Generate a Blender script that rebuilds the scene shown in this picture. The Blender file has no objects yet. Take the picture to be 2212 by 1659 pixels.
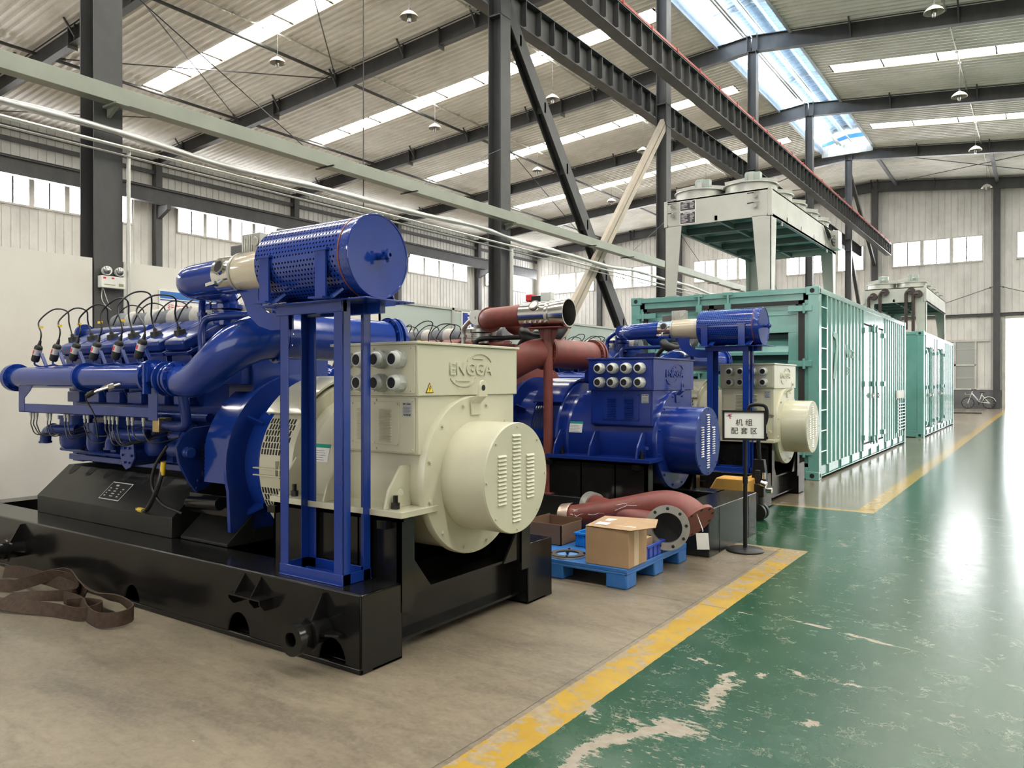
import bpy, math, random
from mathutils import Vector, Matrix, Euler
random.seed(7)
PI = math.pi
SC = bpy.context.scene
COL = SC.collection

# ---------------------------------------------------------------- camera
cam_d = bpy.data.cameras.new('camera')
cam = bpy.data.objects.new('camera', cam_d)
COL.objects.link(cam)
cam_d.sensor_width = 36.0
cam_d.lens = 36.0 * 1665.0 / 2212.0
cam_d.clip_end = 400
cam.location = (0, 0, 1.5)
cam.rotation_euler = (math.radians(90 - 0.155), 0, math.radians(34.66))
SC.camera = cam

# ---------------------------------------------------------------- view, world, lights
SC.view_settings.view_transform = 'Standard'
SC.view_settings.look = 'None'
SC.view_settings.gamma = 1.0
SC.view_settings.use_curve_mapping = False
SC.view_settings.exposure = 0.42
SKY_LIGHT = 4.5          # overcast sky outside
PANE_LIGHT = 27.0        # daylight coming through translucent panes
MONITOR_LIGHT = 14.0
w = bpy.data.worlds.new('world')
SC.world = w
w.use_nodes = True
bg = w.node_tree.nodes['Background']
bg.inputs[0].default_value = (0.93, 0.96, 1.0, 1)
bg.inputs[1].default_value = SKY_LIGHT

def area(name, loc, rot, sx, sy, power, color=(1, 1, 1)):
    l = bpy.data.lights.new(name, 'AREA')
    l.shape = 'RECTANGLE'; l.size = sx; l.size_y = sy
    l.energy = power; l.color = color
    o = bpy.data.objects.new(name, l); COL.objects.link(o)
    o.location = loc; o.rotation_euler = rot
    return o
# added fill lights, no door built there: behind the camera and at the right
area('rear_fill_light', (-4.5, -9.0, 3.4), (math.radians(88), 0, math.radians(0)), 11, 5.5, 400, (1.0, 0.98, 0.94))
area('side_fill_light', (14.5, 10, 3.5), (math.radians(90), 0, math.radians(90)), 22, 6, 190, (1.0, 0.99, 0.97))
try:
    SC.cycles.use_denoising = True
    SC.cycles.max_bounces = 6
    SC.cycles.use_adaptive_sampling = True
    SC.cycles.adaptive_threshold = 0.12
    SC.cycles.adaptive_min_samples = 16
    SC.cycles.diffuse_bounces = 3
    SC.cycles.glossy_bounces = 3
    SC.cycles.transmission_bounces = 4
    SC.cycles.transparent_max_bounces = 6
    SC.cycles.sample_clamp_indirect = 6
    SC.cycles.caustics_reflective = False
    SC.cycles.caustics_refractive = False
except Exception:
    pass

# ---------------------------------------------------------------- materials
MATS = {}
def _new(name):
    m = bpy.data.materials.new(name); m.use_nodes = True
    return m, m.node_tree, m.node_tree.nodes['Principled BSDF']

class NT:
    """tiny helper to write node maths"""
    def __init__(s, tree): s.t = tree
    def n(s, typ, **k):
        nd = s.t.nodes.new(typ)
        for a, b in k.items(): setattr(nd, a, b)
        return nd
    def setin(s, sock, v):
        if hasattr(v, 'is_output') or isinstance(v, bpy.types.NodeSocket): s.t.links.new(v, sock)
        else: sock.default_value = v
    def m(s, op, a, b=0.0, c=None, clamp=False):
        nd = s.n('ShaderNodeMath', operation=op); nd.use_clamp = clamp
        s.setin(nd.inputs[0], a); s.setin(nd.inputs[1], b)
        if c is not None: s.setin(nd.inputs[2], c)
        return nd.outputs[0]
    def ramp(s, v, lo, hi):
        nd = s.n('ShaderNodeMapRange'); nd.clamp = True
        s.setin(nd.inputs[0], v); s.setin(nd.inputs[1], lo); s.setin(nd.inputs[2], hi)
        return nd.outputs[0]
    def mix(s, f, a, b):
        nd = s.n('ShaderNodeMix', data_type='RGBA')
        s.setin(nd.inputs[0], f); s.setin(nd.inputs[6], a); s.setin(nd.inputs[7], b)
        return nd.outputs[2]
    def noise(s, vec, scale, detail=3.0, rough=0.55, dist=0.0):
        nd = s.n('ShaderNodeTexNoise')
        if vec is not None: s.t.links.new(vec, nd.inputs['Vector'])
        nd.inputs['Scale'].default_value = scale; nd.inputs['Detail'].default_value = detail
        nd.inputs['Roughness'].default_value = rough; nd.inputs['Distortion'].default_value = dist
        return nd.outputs[0]
    def pos(s): return s.n('ShaderNodeNewGeometry').outputs['Position']
    def obj(s): return s.n('ShaderNodeTexCoord').outputs['Object']
    def scale(s, vec, sx, sy, sz, rot=0.0):
        nd = s.n('ShaderNodeMapping'); s.t.links.new(vec, nd.inputs[0])
        nd.inputs['Scale'].default_value = (sx, sy, sz); nd.inputs['Rotation'].default_value = (0, 0, rot)
        return nd.outputs[0]
    def xyz(s, vec):
        nd = s.n('ShaderNodeSeparateXYZ'); s.t.links.new(vec, nd.inputs[0]); return nd.outputs
    def bump(s, h, strength, dist=0.01):
        nd = s.n('ShaderNodeBump'); nd.inputs['Strength'].default_value = strength
        nd.inputs['Distance'].default_value = dist
        s.t.links.new(h, nd.inputs['Height']); return nd.outputs[0]

def c4(c): return (c[0], c[1], c[2], 1.0)

def paint(name, col, rough=0.35, metal=0.0, var=0.12, nscale=3.0, bump=0.0, bscale=30.0, dirt=None, dirt_amt=0.0, coat=0.0, spec=0.5):
    """painted or plain surface: colour with a little unevenness, optional dirt, orange peel"""
    if name in MATS: return MATS[name]
    m, t, b = _new(name); N = NT(t)
    o = N.obj()
    n1 = N.noise(o, nscale, 4)
    f = N.ramp(n1, 0.3, 0.7)
    lo = tuple(x * (1 - var) for x in col); hi = tuple(min(1, x * (1 + var)) for x in col)
    base = N.mix(f, c4(lo), c4(hi))
    if dirt is not None:
        n2 = N.noise(N.scale(o, 1, 1, 0.5), nscale * 1.7, 6, 0.65)
        base = N.mix(N.m('MULTIPLY', N.ramp(n2, 0.45, 0.75), dirt_amt), base, c4(dirt))
    t.links.new(base, b.inputs['Base Color'])
    r = N.m('ADD', N.m('MULTIPLY', N.noise(o, nscale * 2.3, 3), 0.25 * rough), rough * 0.87)
    t.links.new(r, b.inputs['Roughness'])
    b.inputs['Metallic'].default_value = metal
    b.inputs['Specular IOR Level'].default_value = spec
    if coat: b.inputs['Coat Weight'].default_value = coat; b.inputs['Coat Roughness'].default_value = 0.06
    if bump: t.links.new(N.bump(N.noise(o, bscale, 3), bump, 0.004), b.inputs['Normal'])
    MATS[name] = m
    return m

def emit(name, col, strength, tint=None):
    """a translucent pane lit by the sky behind it, slightly dirty"""
    if name in MATS: return MATS[name]
    m, t, b = _new(name); N = NT(t)
    b.inputs['Base Color'].default_value = c4((0.6, 0.6, 0.58))
    n1 = N.noise(N.scale(N.obj(), 1, 1, 1), 1.6, 5, 0.6)
    cc = N.mix(N.ramp(n1, 0.62, 0.78), c4(col), c4(tint or tuple(x * 0.55 for x in col)))
    t.links.new(cc, b.inputs['Emission Color'])
    b.inputs['Emission Strength'].default_value = strength
    b.inputs['Roughness'].default_value = 0.5
    MATS[name] = m
    return m

BLUE = paint('blue_enamel', (0.009, 0.037, 0.245), 0.14, var=0.12, bump=0.05, bscale=18, coat=0.15, spec=0.42)
BLUE_ENG = paint('blue_engine_enamel', (0.009, 0.031, 0.185), 0.26, var=0.2, bump=0.12, bscale=40, coat=0.1, spec=0.4)
BLUE_DK = paint('blue_alternator_enamel', (0.008, 0.028, 0.21), 0.2, var=0.1, bump=0.03, coat=0.2)
BEIGE = paint('beige_enamel', (0.56, 0.54, 0.41), 0.3, var=0.05, bump=0.03, bscale=60, coat=0.25)
BLACK = paint('black_enamel', (0.008, 0.008, 0.008), 0.17, var=0.3, bump=0.04, bscale=22, dirt=(0.03, 0.028, 0.024), dirt_amt=0.2, spec=0.4)
BLACK_SAT = paint('satin_black', (0.012, 0.012, 0.012), 0.38, var=0.2, dirt=(0.05, 0.047, 0.04), dirt_amt=0.25, spec=0.4)
SIGN_BLK = paint('black_plastic', (0.008, 0.008, 0.008), 0.4, spec=0.3)
GREY_SKID = paint('grey_black_enamel', (0.010, 0.011, 0.012), 0.2, var=0.3, bump=0.03, bscale=15, dirt=(0.04, 0.04, 0.04), dirt_amt=0.3)
RED = paint('red_primer', (0.20, 0.045, 0.035), 0.48, var=0.16, nscale=7, dirt=(0.10, 0.05, 0.04), dirt_amt=0.5)
STEEL = paint('structural_steel', (0.048, 0.048, 0.050), 0.5, var=0.16, nscale=1.2, dirt=(0.12, 0.115, 0.105), dirt_amt=0.35)
STEEL_TAN = paint('tan_primed_steel', (0.40, 0.34, 0.27), 0.6, var=0.1)
RAILRED = paint('red_rail_conductor', (0.33, 0.05, 0.04), 0.5)
GALV = paint('galvanised_sheet', (0.52, 0.52, 0.48), 0.36, metal=0.65, var=0.1, nscale=2, bump=0.03)
GALV_DULL = paint('dull_galvanised_sheet', (0.50, 0.50, 0.45), 0.45, metal=0.35, var=0.10, nscale=2)
CHROME = paint('polished_steel', (0.75, 0.74, 0.71), 0.16, metal=1.0, var=0.05)
BARE = paint('machined_flange_steel', (0.27, 0.255, 0.235), 0.38, metal=0.35, var=0.12, nscale=8)
BRASS = paint('dull_brass', (0.55, 0.42, 0.2), 0.3, metal=1.0)
RUBBER = paint('black_rubber', (0.012, 0.012, 0.012), 0.5, var=0.2)
CABLE = paint('black_cable_sheath', (0.010, 0.010, 0.011), 0.35)
YELLOW = paint('yellow_plastic', (0.75, 0.52, 0.03), 0.45)
WHITE_P = paint('white_plastic', (0.72, 0.72, 0.68), 0.35)
GLAND = paint('grey_nylon', (0.56, 0.57, 0.54), 0.32)
HOLE = paint('dark_opening', (0.004, 0.004, 0.006), 0.7)
LAG = paint('grey_lagging_cloth', (0.16, 0.17, 0.19), 0.8, var=0.25, nscale=12, bump=0.5, bscale=30)
LAGW = paint('pale_lagging_cloth', (0.55, 0.53, 0.48), 0.85, var=0.15, nscale=12, bump=0.6, bscale=30)
BEIGE_CYL = paint('cream_enamel', (0.55, 0.48, 0.36), 0.18, var=0.06, coat=0.5)
TEAL = paint('teal_enamel', (0.13, 0.315, 0.285), 0.21, var=0.10, nscale=1.3, dirt=(0.22, 0.38, 0.33), dirt_amt=0.5, coat=0.3)
TEAL_DK = paint('teal_inner', (0.03, 0.085, 0.085), 0.5)
GASKET = paint('gasket_rubber', (0.02, 0.017, 0.017), 0.6)
PIPE_BR = paint('brown_painted_pipe', (0.045, 0.028, 0.026), 0.35)
SHEET = paint('white_painted_board', (0.67, 0.645, 0.59), 0.75, var=0.05, nscale=0.8, dirt=(0.57, 0.53, 0.46), dirt_amt=0.5)
GLASSY = paint('pale_green_board', (0.43, 0.49, 0.45), 0.35, var=0.05, nscale=0.8)
PANEL = paint('roof_sheet', (0.80, 0.775, 0.73), 0.42, var=0.08, nscale=0.5, dirt=(0.45, 0.41, 0.35), dirt_amt=0.5)
PANEL_W = paint('wall_sheet', (0.66, 0.645, 0.61), 0.5, var=0.08, nscale=0.7, dirt=(0.30, 0.28, 0.25), dirt_amt=0.4)
FRAME_W = paint('window_frame', (0.52, 0.50, 0.46), 0.5)
GREYW = paint('grey_wainscot', (0.13, 0.13, 0.135), 0.6)
MON_BLUE = paint('monitor_sheet', (0.42, 0.52, 0.62), 0.45)
BLUE_BAND = paint('blue_band', (0.02, 0.13, 0.55), 0.5)
TRAY = paint('pale_green_tray', (0.26, 0.28, 0.23), 0.45, var=0.08)
CARD = paint('cardboard', (0.38, 0.245, 0.14), 0.8, var=0.06, nscale=9)
CARD_DK = paint('brown_cardboard', (0.16, 0.09, 0.055), 0.8, var=0.1)
TAPE = paint('packing_tape', (0.60, 0.47, 0.31), 0.4)
PALLET = paint('blue_pallet_plastic', (0.02, 0.135, 0.42), 0.42, var=0.12, nscale=6, dirt=(0.10, 0.18, 0.35), dirt_amt=0.4)
BIN = paint('bright_blue_plastic', (0.01, 0.20, 0.62), 0.35, var=0.06)
BIN2 = paint('violet_blue_plastic', (0.03, 0.07, 0.42), 0.35, var=0.06)
STRAP = paint('worn_brown_webbing', (0.052, 0.030, 0.018), 0.85, var=0.3, nscale=30, bump=0.5, bscale=120)
PAPER = paint('printed_paper', (0.78, 0.78, 0.75), 0.5, var=0.02)
PLATE_S = paint('silver_label', (0.50, 0.51, 0.52), 0.35, metal=0.4)
INK = paint('black_ink', (0.02, 0.02, 0.02), 0.6)
INKW = paint('white_ink', (0.75, 0.75, 0.73), 0.5)
INKR = paint('red_ink', (0.60, 0.02, 0.03), 0.5)
INKG = paint('green_ink', (0.0, 0.30, 0.22), 0.5)
INKB = paint('navy_ink', (0.02, 0.04, 0.28), 0.5)
INKB2 = paint('mid_blue_ink', (0.03, 0.16, 0.50), 0.5)
JACK = paint('orange_yellow_enamel', (0.62, 0.33, 0.07), 0.5, dirt=(0.3, 0.2, 0.1), dirt_amt=0.5)
TYRE = paint('tyre_rubber', (0.02, 0.02, 0.02), 0.7)
CARP = paint('car_paint', (0.62, 0.63, 0.65), 0.2, coat=0.6)
GLASS_DK = paint('car_glass', (0.05, 0.06, 0.07), 0.08)
ASPHALT = paint('outdoor_paving', (0.62, 0.61, 0.58), 0.8)
LAMP_W = paint('lamp_enamel', (0.36, 0.33, 0.28), 0.3)
REFL = paint('lamp_reflector', (0.30, 0.30, 0.29), 0.2, metal=0.8, nscale=20)
FROST = paint('frosted_glass', (0.7, 0.72, 0.72), 0.15)
PANE = emit('skylight_pane', (1.0, 0.97, 0.88), PANE_LIGHT, tint=(0.9, 0.78, 0.55))
PANE_WIN = emit('window_pane', (0.97, 0.98, 1.0), PANE_LIGHT * 0.8, tint=(0.80, 0.84, 0.82))
BAR_DK = paint('dark_glazing_bar', (0.018, 0.016, 0.012), 0.7, spec=0.1)
PANE_EDGE = emit('dirty_pane_edge', (1.0, 0.86, 0.55), 1.0, tint=(0.6, 0.45, 0.25))
PANE_MON = emit('monitor_pane', (0.80, 0.90, 1.0), MONITOR_LIGHT)

def perforated():
    """blue enamel with a staggered field of round holes, wound round the local X axis"""
    m, t, b = _new('perforated_blue_enamel'); N = NT(t)
    x, y, z = N.xyz(N.obj())
    ang = N.m('ARCTAN2', z, y)
    u = N.m('DIVIDE', x, 0.0255)
    v = N.m('MULTIPLY', ang, 0.221 / 0.0255)
    row = N.m('FLOOR', v)
    sh = N.m('MULTIPLY', N.m('MODULO', N.m('ADD', row, 1000.0), 2.0), 0.5)
    fu = N.m('SUBTRACT', N.m('FRACT', N.m('ADD', u, N.m('ADD', sh, 100.0))), 0.5)
    fv = N.m('SUBTRACT', N.m('FRACT', N.m('ADD', v, 100.0)), 0.5)
    d = N.m('SQRT', N.m('ADD', N.m('MULTIPLY', fu, fu), N.m('MULTIPLY', fv, fv)))
    hole = N.m('LESS_THAN', d, 0.24)
    # no holes on the plain end band
    hole = N.m('MULTIPLY', hole, N.m('LESS_THAN', x, 0.29))
    t.links.new(N.mix(hole, c4((0.009, 0.037, 0.245)), c4((0.002, 0.004, 0.018))), b.inputs['Base Color'])
    t.links.new(N.m('ADD', N.m('MULTIPLY', hole, 0.5), 0.17), b.inputs['Roughness'])
    t.links.new(N.m('MULTIPLY', N.m('SUBTRACT', 1.0, hole), 0.5), b.inputs['Coat Weight'])
    t.links.new(N.m('MULTIPLY', N.m('SUBTRACT', 1.0, hole), 0.5), b.inputs['Specular IOR Level'])
    t.links.new(N.bump(N.ramp(d, 0.20, 0.30), 0.5, 0.003), b.inputs['Normal'])
    return m
PERF = perforated()

def brushed(name, col, rough):
    m, t, b = _new(name); N = NT(t)
    o = N.obj()
    n = N.noise(N.scale(o, 1.2, 1.2, 60), 3, 3)
    t.links.new(N.mix(n, c4(tuple(c * 0.85 for c in col)), c4(col)), b.inputs['Base Color'])
    b.inputs['Metallic'].default_value = 1.0
    b.inputs['Roughness'].default_value = rough
    t.links.new(N.bump(n, 0.08, 0.002), b.inputs['Normal'])
    return m
ALU = brushed('machined_aluminium', (0.78, 0.77, 0.74), 0.18)

def glass_mat():
    m, t, b = _new('closed_window_glass')
    b.inputs['Base Color'].default_value = c4((0.33, 0.34, 0.32)); b.inputs['Roughness'].default_value = 0.15
    return m
WGLASS = glass_mat()

def floor_mat():
    m, t, b = _new('painted_concrete_floor'); N = NT(t)
    p = N.pos(); X, Y, Z = N.xyz(p)
    def band(v, a, c):   # 1 inside [a, c]
        return N.m('MULTIPLY', N.m('GREATER_THAN', v, a), N.m('LESS_THAN', v, c))
    def both(a, c): return N.m('MULTIPLY', a, c)
    def either(a, c): return N.m('MAXIMUM', a, c)
    def inv(a): return N.m('SUBTRACT', 1.0, a)
    wob = N.m('MULTIPLY', N.m('SUBTRACT', N.noise(p, 14, 4), 0.5), 0.016)
    Xw = N.m('ADD', X, wob); Yw = N.m('ADD', Y, wob)
    near = N.m('LESS_THAN', Y, 7.0)
    mid = band(Y, 7.0, 9.62)
    far = N.m('GREATER_THAN', Y, 9.62)
    # green paint
    green = both(near, N.m('GREATER_THAN', Xw, -1.725))
    green = either(green, both(mid, N.m('GREATER_THAN', X, -3.2)))
    green = either(green, both(far, N.m('GREATER_THAN', Xw, -1.60)))
    # yellow lines
    yel = both(N.m('LESS_THAN', Y, 6.97), band(Xw, -1.925, -1.725))
    yel2 = both(far, band(Xw, -1.80, -1.60))
    yel3 = both(band(Yw, 9.56, 9.68), band(X, -3.0, -1.60))
    yel4 = both(band(Yw, 6.95, 7.10), band(X, -2.5, -1.72))
    yel = either(either(yel, yel2), either(yel3, yel4))
    # wear of the yellow paint
    wy = N.noise(N.scale(p, 1, 1, 1), 9.0, 7, 0.72, 0.6)
    wy2 = N.noise(p, 2.2, 3)
    edge = N.ramp(X, -1.72, -1.93)
    wear_y = N.ramp(N.m('ADD', N.m('ADD', wy, N.m('MULTIPLY', wy2, 0.30)), N.m('MULTIPLY', edge, 0.08)), 0.69, 0.75)
    wear_y = either(wear_y, both(N.m('GREATER_THAN', Y, 6.5), both(near, N.ramp(wy, 0.38, 0.5))))
    wear_y = either(wear_y, both(yel4, N.ramp(wy, 0.36, 0.46)))
    # bare patches of the green paint
    q = N.n('ShaderNodeVectorMath', operation='ADD')
    nd = N.n('ShaderNodeTexNoise'); t.links.new(p, nd.inputs['Vector']); nd.inputs['Scale'].default_value = 8.0
    nd.inputs['Detail'].default_value = 7; nd.inputs['Roughness'].default_value = 0.72
    vs = N.n('ShaderNodeVectorMath', operation='MULTIPLY_ADD')
    t.links.new(nd.outputs['Color'], vs.inputs[0]); vs.inputs[1].default_value = (0.24, 0.24, 0); vs.inputs[2].default_value = (-0.12, -0.12, 0)
    t.links.new(p, q.inputs[0]); t.links.new(vs.outputs[0], q.inputs[1])
    QX, QY, QZ = N.xyz(q.outputs[0])
    def blob(cx, cy, rx, ry, ang=0.0):
        dx = N.m('SUBTRACT', QX, cx); dy = N.m('SUBTRACT', QY, cy)
        ca, sa = math.cos(ang), math.sin(ang)
        a = N.m('DIVIDE', N.m('ADD', N.m('MULTIPLY', dx, ca), N.m('MULTIPLY', dy, sa)), rx)
        c = N.m('DIVIDE', N.m('SUBTRACT', N.m('MULTIPLY', dy, ca), N.m('MULTIPLY', dx, sa)), ry)
        return N.m('ADD', N.m('MULTIPLY', a, a), N.m('MULTIPLY', c, c))
    blobs = [(-1.525, 2.62, 0.030, 0.12, 0.0), (-1.535, 2.77, 0.034, 0.09, -0.1), (-1.48, 2.91, 0.075, 0.034, 0.95), (-1.40, 3.05, 0.095, 0.042, 1.1),
             (-1.30, 3.155, 0.085, 0.055, 0.2), (-1.32, 3.86, 0.020, 0.09, 0.1), (-1.295, 3.66, 0.036, 0.13, -0.1), (-1.275, 3.50, 0.030, 0.08, 0.0),
             (-1.20, 3.97, 0.026, 0.045, 0.2), (-1.05, 4.09, 0.065, 0.014, -0.7), (-0.85, 3.54, 0.026, 0.035, 0), (-1.52, 3.99, 0.08, 0.014, -0.15),
             (-1.51, 3.11, 0.045, 0.022, 0.4), (-1.705, 3.08, 0.032, 0.06, 0.7), (-0.78, 4.1, 0.04, 0.012, 0.6)]
    bm = None
    for k in blobs:
        v = blob(*k); bm = v if bm is None else N.m('MINIMUM', bm, v)
    bare = N.m('LESS_THAN', bm, 1.0)
    boost = N.m('MAXIMUM', N.ramp(blob(-0.95, 5.25, 0.42, 0.28), 1.3, 0.2), N.m('MAXIMUM', N.ramp(blob(-1.50, 6.3, 0.2, 0.5), 1.3, 0.2), N.ramp(blob(-1.3, 3.3, 0.45, 0.7), 1.5, 0.1)))
    fr = N.m('ADD', N.ramp(bm, 5.0, 1.0), N.m('MULTIPLY', boost, 0.55))                           # scratches gather round the patches
    # worn flecks and scratches
    s1 = N.noise(N.scale(p, 1.0, 3.2, 1, 0.5), 13, 8, 0.72)
    s2 = N.noise(N.scale(p, 9.0, 0.9, 1, -0.5), 5, 5, 0.7, 0.4)
    s3 = N.noise(N.scale(p, 0.8, 11.0, 1, 0.35), 4, 5, 0.7, 0.3)
    loc = N.noise(p, 1.3, 2)
    thr = N.m('SUBTRACT', 0.672, N.m('ADD', N.m('MULTIPLY', N.ramp(loc, 0.45, 0.7), 0.035), N.m('MULTIPLY', fr, 0.11)))
    flecks = N.m('GREATER_THAN', s1, thr)
    scr = either(N.m('GREATER_THAN', s2, 0.715), N.m('GREATER_THAN', s3, 0.725))
    # straight long scratches (voronoi edges of a stretched field)
    def lines(rot, sc, th):
        vo = N.n('ShaderNodeTexVoronoi', feature='DISTANCE_TO_EDGE')
        t.links.new(N.scale(q.outputs[0], 1, 1, 0.0, rot), vo.inputs['Vector']); vo.inputs['Scale'].default_value = sc
        return both(N.m('LESS_THAN', vo.outputs[0], th), N.m('GREATER_THAN', N.noise(p, 5.5, 3), 0.56))
    scr = either(scr, either(lines(0.3, 2.3, 0.0045), either(lines(1.4, 4.1, 0.0060), lines(2.3, 7.0, 0.0075))))
    s4 = N.noise(N.scale(p, 2.0, 1.0, 1, 0.9), 34, 6, 0.72)
    flecks = either(flecks, N.m('GREATER_THAN', s4, N.m('SUBTRACT', 0.70, N.m('MULTIPLY', fr, 0.06))))
    fade = N.ramp(Y, 14.0, 6.0)
    bare = either(bare, N.m('MULTIPLY', either(flecks, N.m('MULTIPLY', scr, 0.6)), N.m('ADD', N.m('MULTIPLY', fade, 0.7), 0.2)))
    # joints
    def thin(v, c, w_): return N.m('LESS_THAN', N.m('ABSOLUTE', N.m('SUBTRACT', v, c)), w_)
    Yt = N.m('ADD', Y, N.m('ADD', N.m('MULTIPLY', N.m('MAXIMUM', N.m('ADD', X, 1.2), 0.0), 0.30), N.m('MULTIPLY', wob, 0.8)))
    strip = both(both(band(Yt, 4.955, 5.0), band(X, -1.75, -0.45)), N.m('GREATER_THAN', N.noise(N.scale(p, 0.5, 1.6, 1), 9, 6, 0.7), N.m('ADD', 0.49, N.m('MULTIPLY', N.m('ABSOLUTE', N.m('ADD', X, 1.1)), 0.22))))
    bare = either(bare, strip)
    joint = either(thin(Yt, 5.0, 0.004), thin(Xw, -1.955, 0.003))
    for jy in (9.86, 14.9, 20.0, 25.2, 30.4, 35.6): joint = either(joint, thin(N.m('ADD', Y, wob), jy, 0.010))
    joint = either(joint, thin(N.m('ADD', X, wob), 3.1, 0.008))
    # concrete
    c1 = N.noise(p, 0.9, 5, 0.6, 0.4); c2 = N.noise(N.scale(p, 0.4, 1.4, 1, 0.6), 3.2, 6, 0.65, 0.5); c3 = N.noise(p, 45, 3)
    conc = N.mix(N.ramp(c1, 0.3, 0.7), c4((0.168, 0.134, 0.092)), c4((0.262, 0.214, 0.152)))
    conc = N.mix(N.m('MULTIPLY', N.ramp(c2, 0.45, 0.66), 0.6), conc, c4((0.085, 0.067, 0.050)))
    c5 = N.noise(N.scale(p, 1, 1.6, 1, 0.4), 11, 7, 0.75, 0.4)
    conc = N.mix(N.m('MULTIPLY', N.ramp(c5, 0.48, 0.68), 0.45), conc, c4((0.085, 0.068, 0.052)))
    conc = N.mix(N.m('MULTIPLY', N.ramp(c5, 0.46, 0.34), 0.35), conc, c4((0.31, 0.27, 0.215)))
    conc = N.mix(N.m('MULTIPLY', N.ramp(c3, 0.3, 0.8), 0.45), conc, c4((0.27, 0.235, 0.185)))
    specks = N.m('GREATER_THAN', N.noise(N.scale(p, 1, 3, 1, 0.3), 12, 2, 0.5), 0.80)
    conc = N.mix(specks, conc, c4((0.6, 0.58, 0.52)))
    barec = N.mix(N.ramp(N.noise(p, 20, 5), 0.35, 0.7), c4((0.24, 0.20, 0.155)), c4((0.33, 0.285, 0.225)))
    g1 = N.noise(p, 0.8, 4)
    grn = N.mix(N.ramp(g1, 0.3, 0.7), c4((0.008, 0.048, 0.020)), c4((0.015, 0.066, 0.031)))
    grn = N.mix(N.m('MULTIPLY', N.ramp(N.noise(p, 4, 6, 0.7), 0.45, 0.8), 0.3), grn, c4((0.085, 0.15, 0.105)))
    grn = N.mix(bare, grn, barec)
    ye = N.mix(N.ramp(N.noise(p, 3, 4), 0.3, 0.7), c4((0.35, 0.205, 0.018)), c4((0.43, 0.27, 0.03)))
    ye = N.mix(N.m('MULTIPLY', wear_y, 0.75), ye, barec)
    base = N.mix(green, conc, grn)
    base = N.mix(yel, base, ye)
    base = N.mix(N.m('MULTIPLY', joint, 0.75), base, c4((0.05, 0.045, 0.035)))
    t.links.new(base, b.inputs['Base Color'])
    rg = N.m('ADD', N.m('ADD', 0.10, N.m('MULTIPLY', N.ramp(Y, 11.0, 4.0), 0.07)), N.m('MULTIPLY', N.noise(N.scale(p, 1, 1, 1), 7, 7, 0.75), 0.17))
    rg = N.m('ADD', rg, N.m('MULTIPLY', bare, 0.22))
    rc = N.m('ADD', 0.10, N.m('MULTIPLY', N.noise(p, 2.5, 5, 0.7), 0.13))
    rc = N.m('ADD', rc, N.m('MULTIPLY', N.ramp(Y, 8.5, 3.0), 0.28))
    mixr = N.n('ShaderNodeMix'); t.links.new(green, mixr.inputs[0]); t.links.new(rc, mixr.inputs[2]); t.links.new(rg, mixr.inputs[3])
    t.links.new(mixr.outputs[0], b.inputs['Roughness'])
    h = N.m('ADD', N.m('MULTIPLY', N.noise(p, 3.0, 4), 1.0), N.m('MULTIPLY', N.noise(p, 60, 2), 0.06))
    h = N.m('SUBTRACT', h, N.m('MULTIPLY', joint, 0.6))
    t.links.new(N.bump(h, 0.07, 0.012), b.inputs['Normal'])
    b.inputs['Specular IOR Level'].default_value = 0.34
    return m
FLOOR = floor_mat()

# ---------------------------------------------------------------- mesh helpers
def _perp(d):
    d = Vector(d).normalized()
    a = Vector((0, 0, 1)) if abs(d.z) < 0.9 else Vector((1, 0, 0))
    u = d.cross(a).normalized(); v = u.cross(d).normalized()
    return u, v

def spl(pts, n=6, closed=False):
    """Catmull-Rom through the points"""
    P = [Vector(p) for p in pts]; out = []
    L = len(P); rng = L if closed else L - 1
    for i in range(rng):
        p0 = P[(i - 1) % L] if (closed or i > 0) else P[0] * 2 - P[1]
        p1 = P[i]; p2 = P[(i + 1) % L]
        p3 = P[(i + 2) % L] if (closed or i + 2 < L) else P[-1] * 2 - P[-2]
        for k in range(n):
            t = k / n
            out.append(0.5 * ((2 * p1) + (p2 - p0) * t + (2 * p0 - 5 * p1 + 4 * p2 - p3) * t * t + (3 * p1 - p0 - 3 * p2 + p3) * t ** 3))
    if not closed: out.append(P[-1])
    return out

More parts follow.
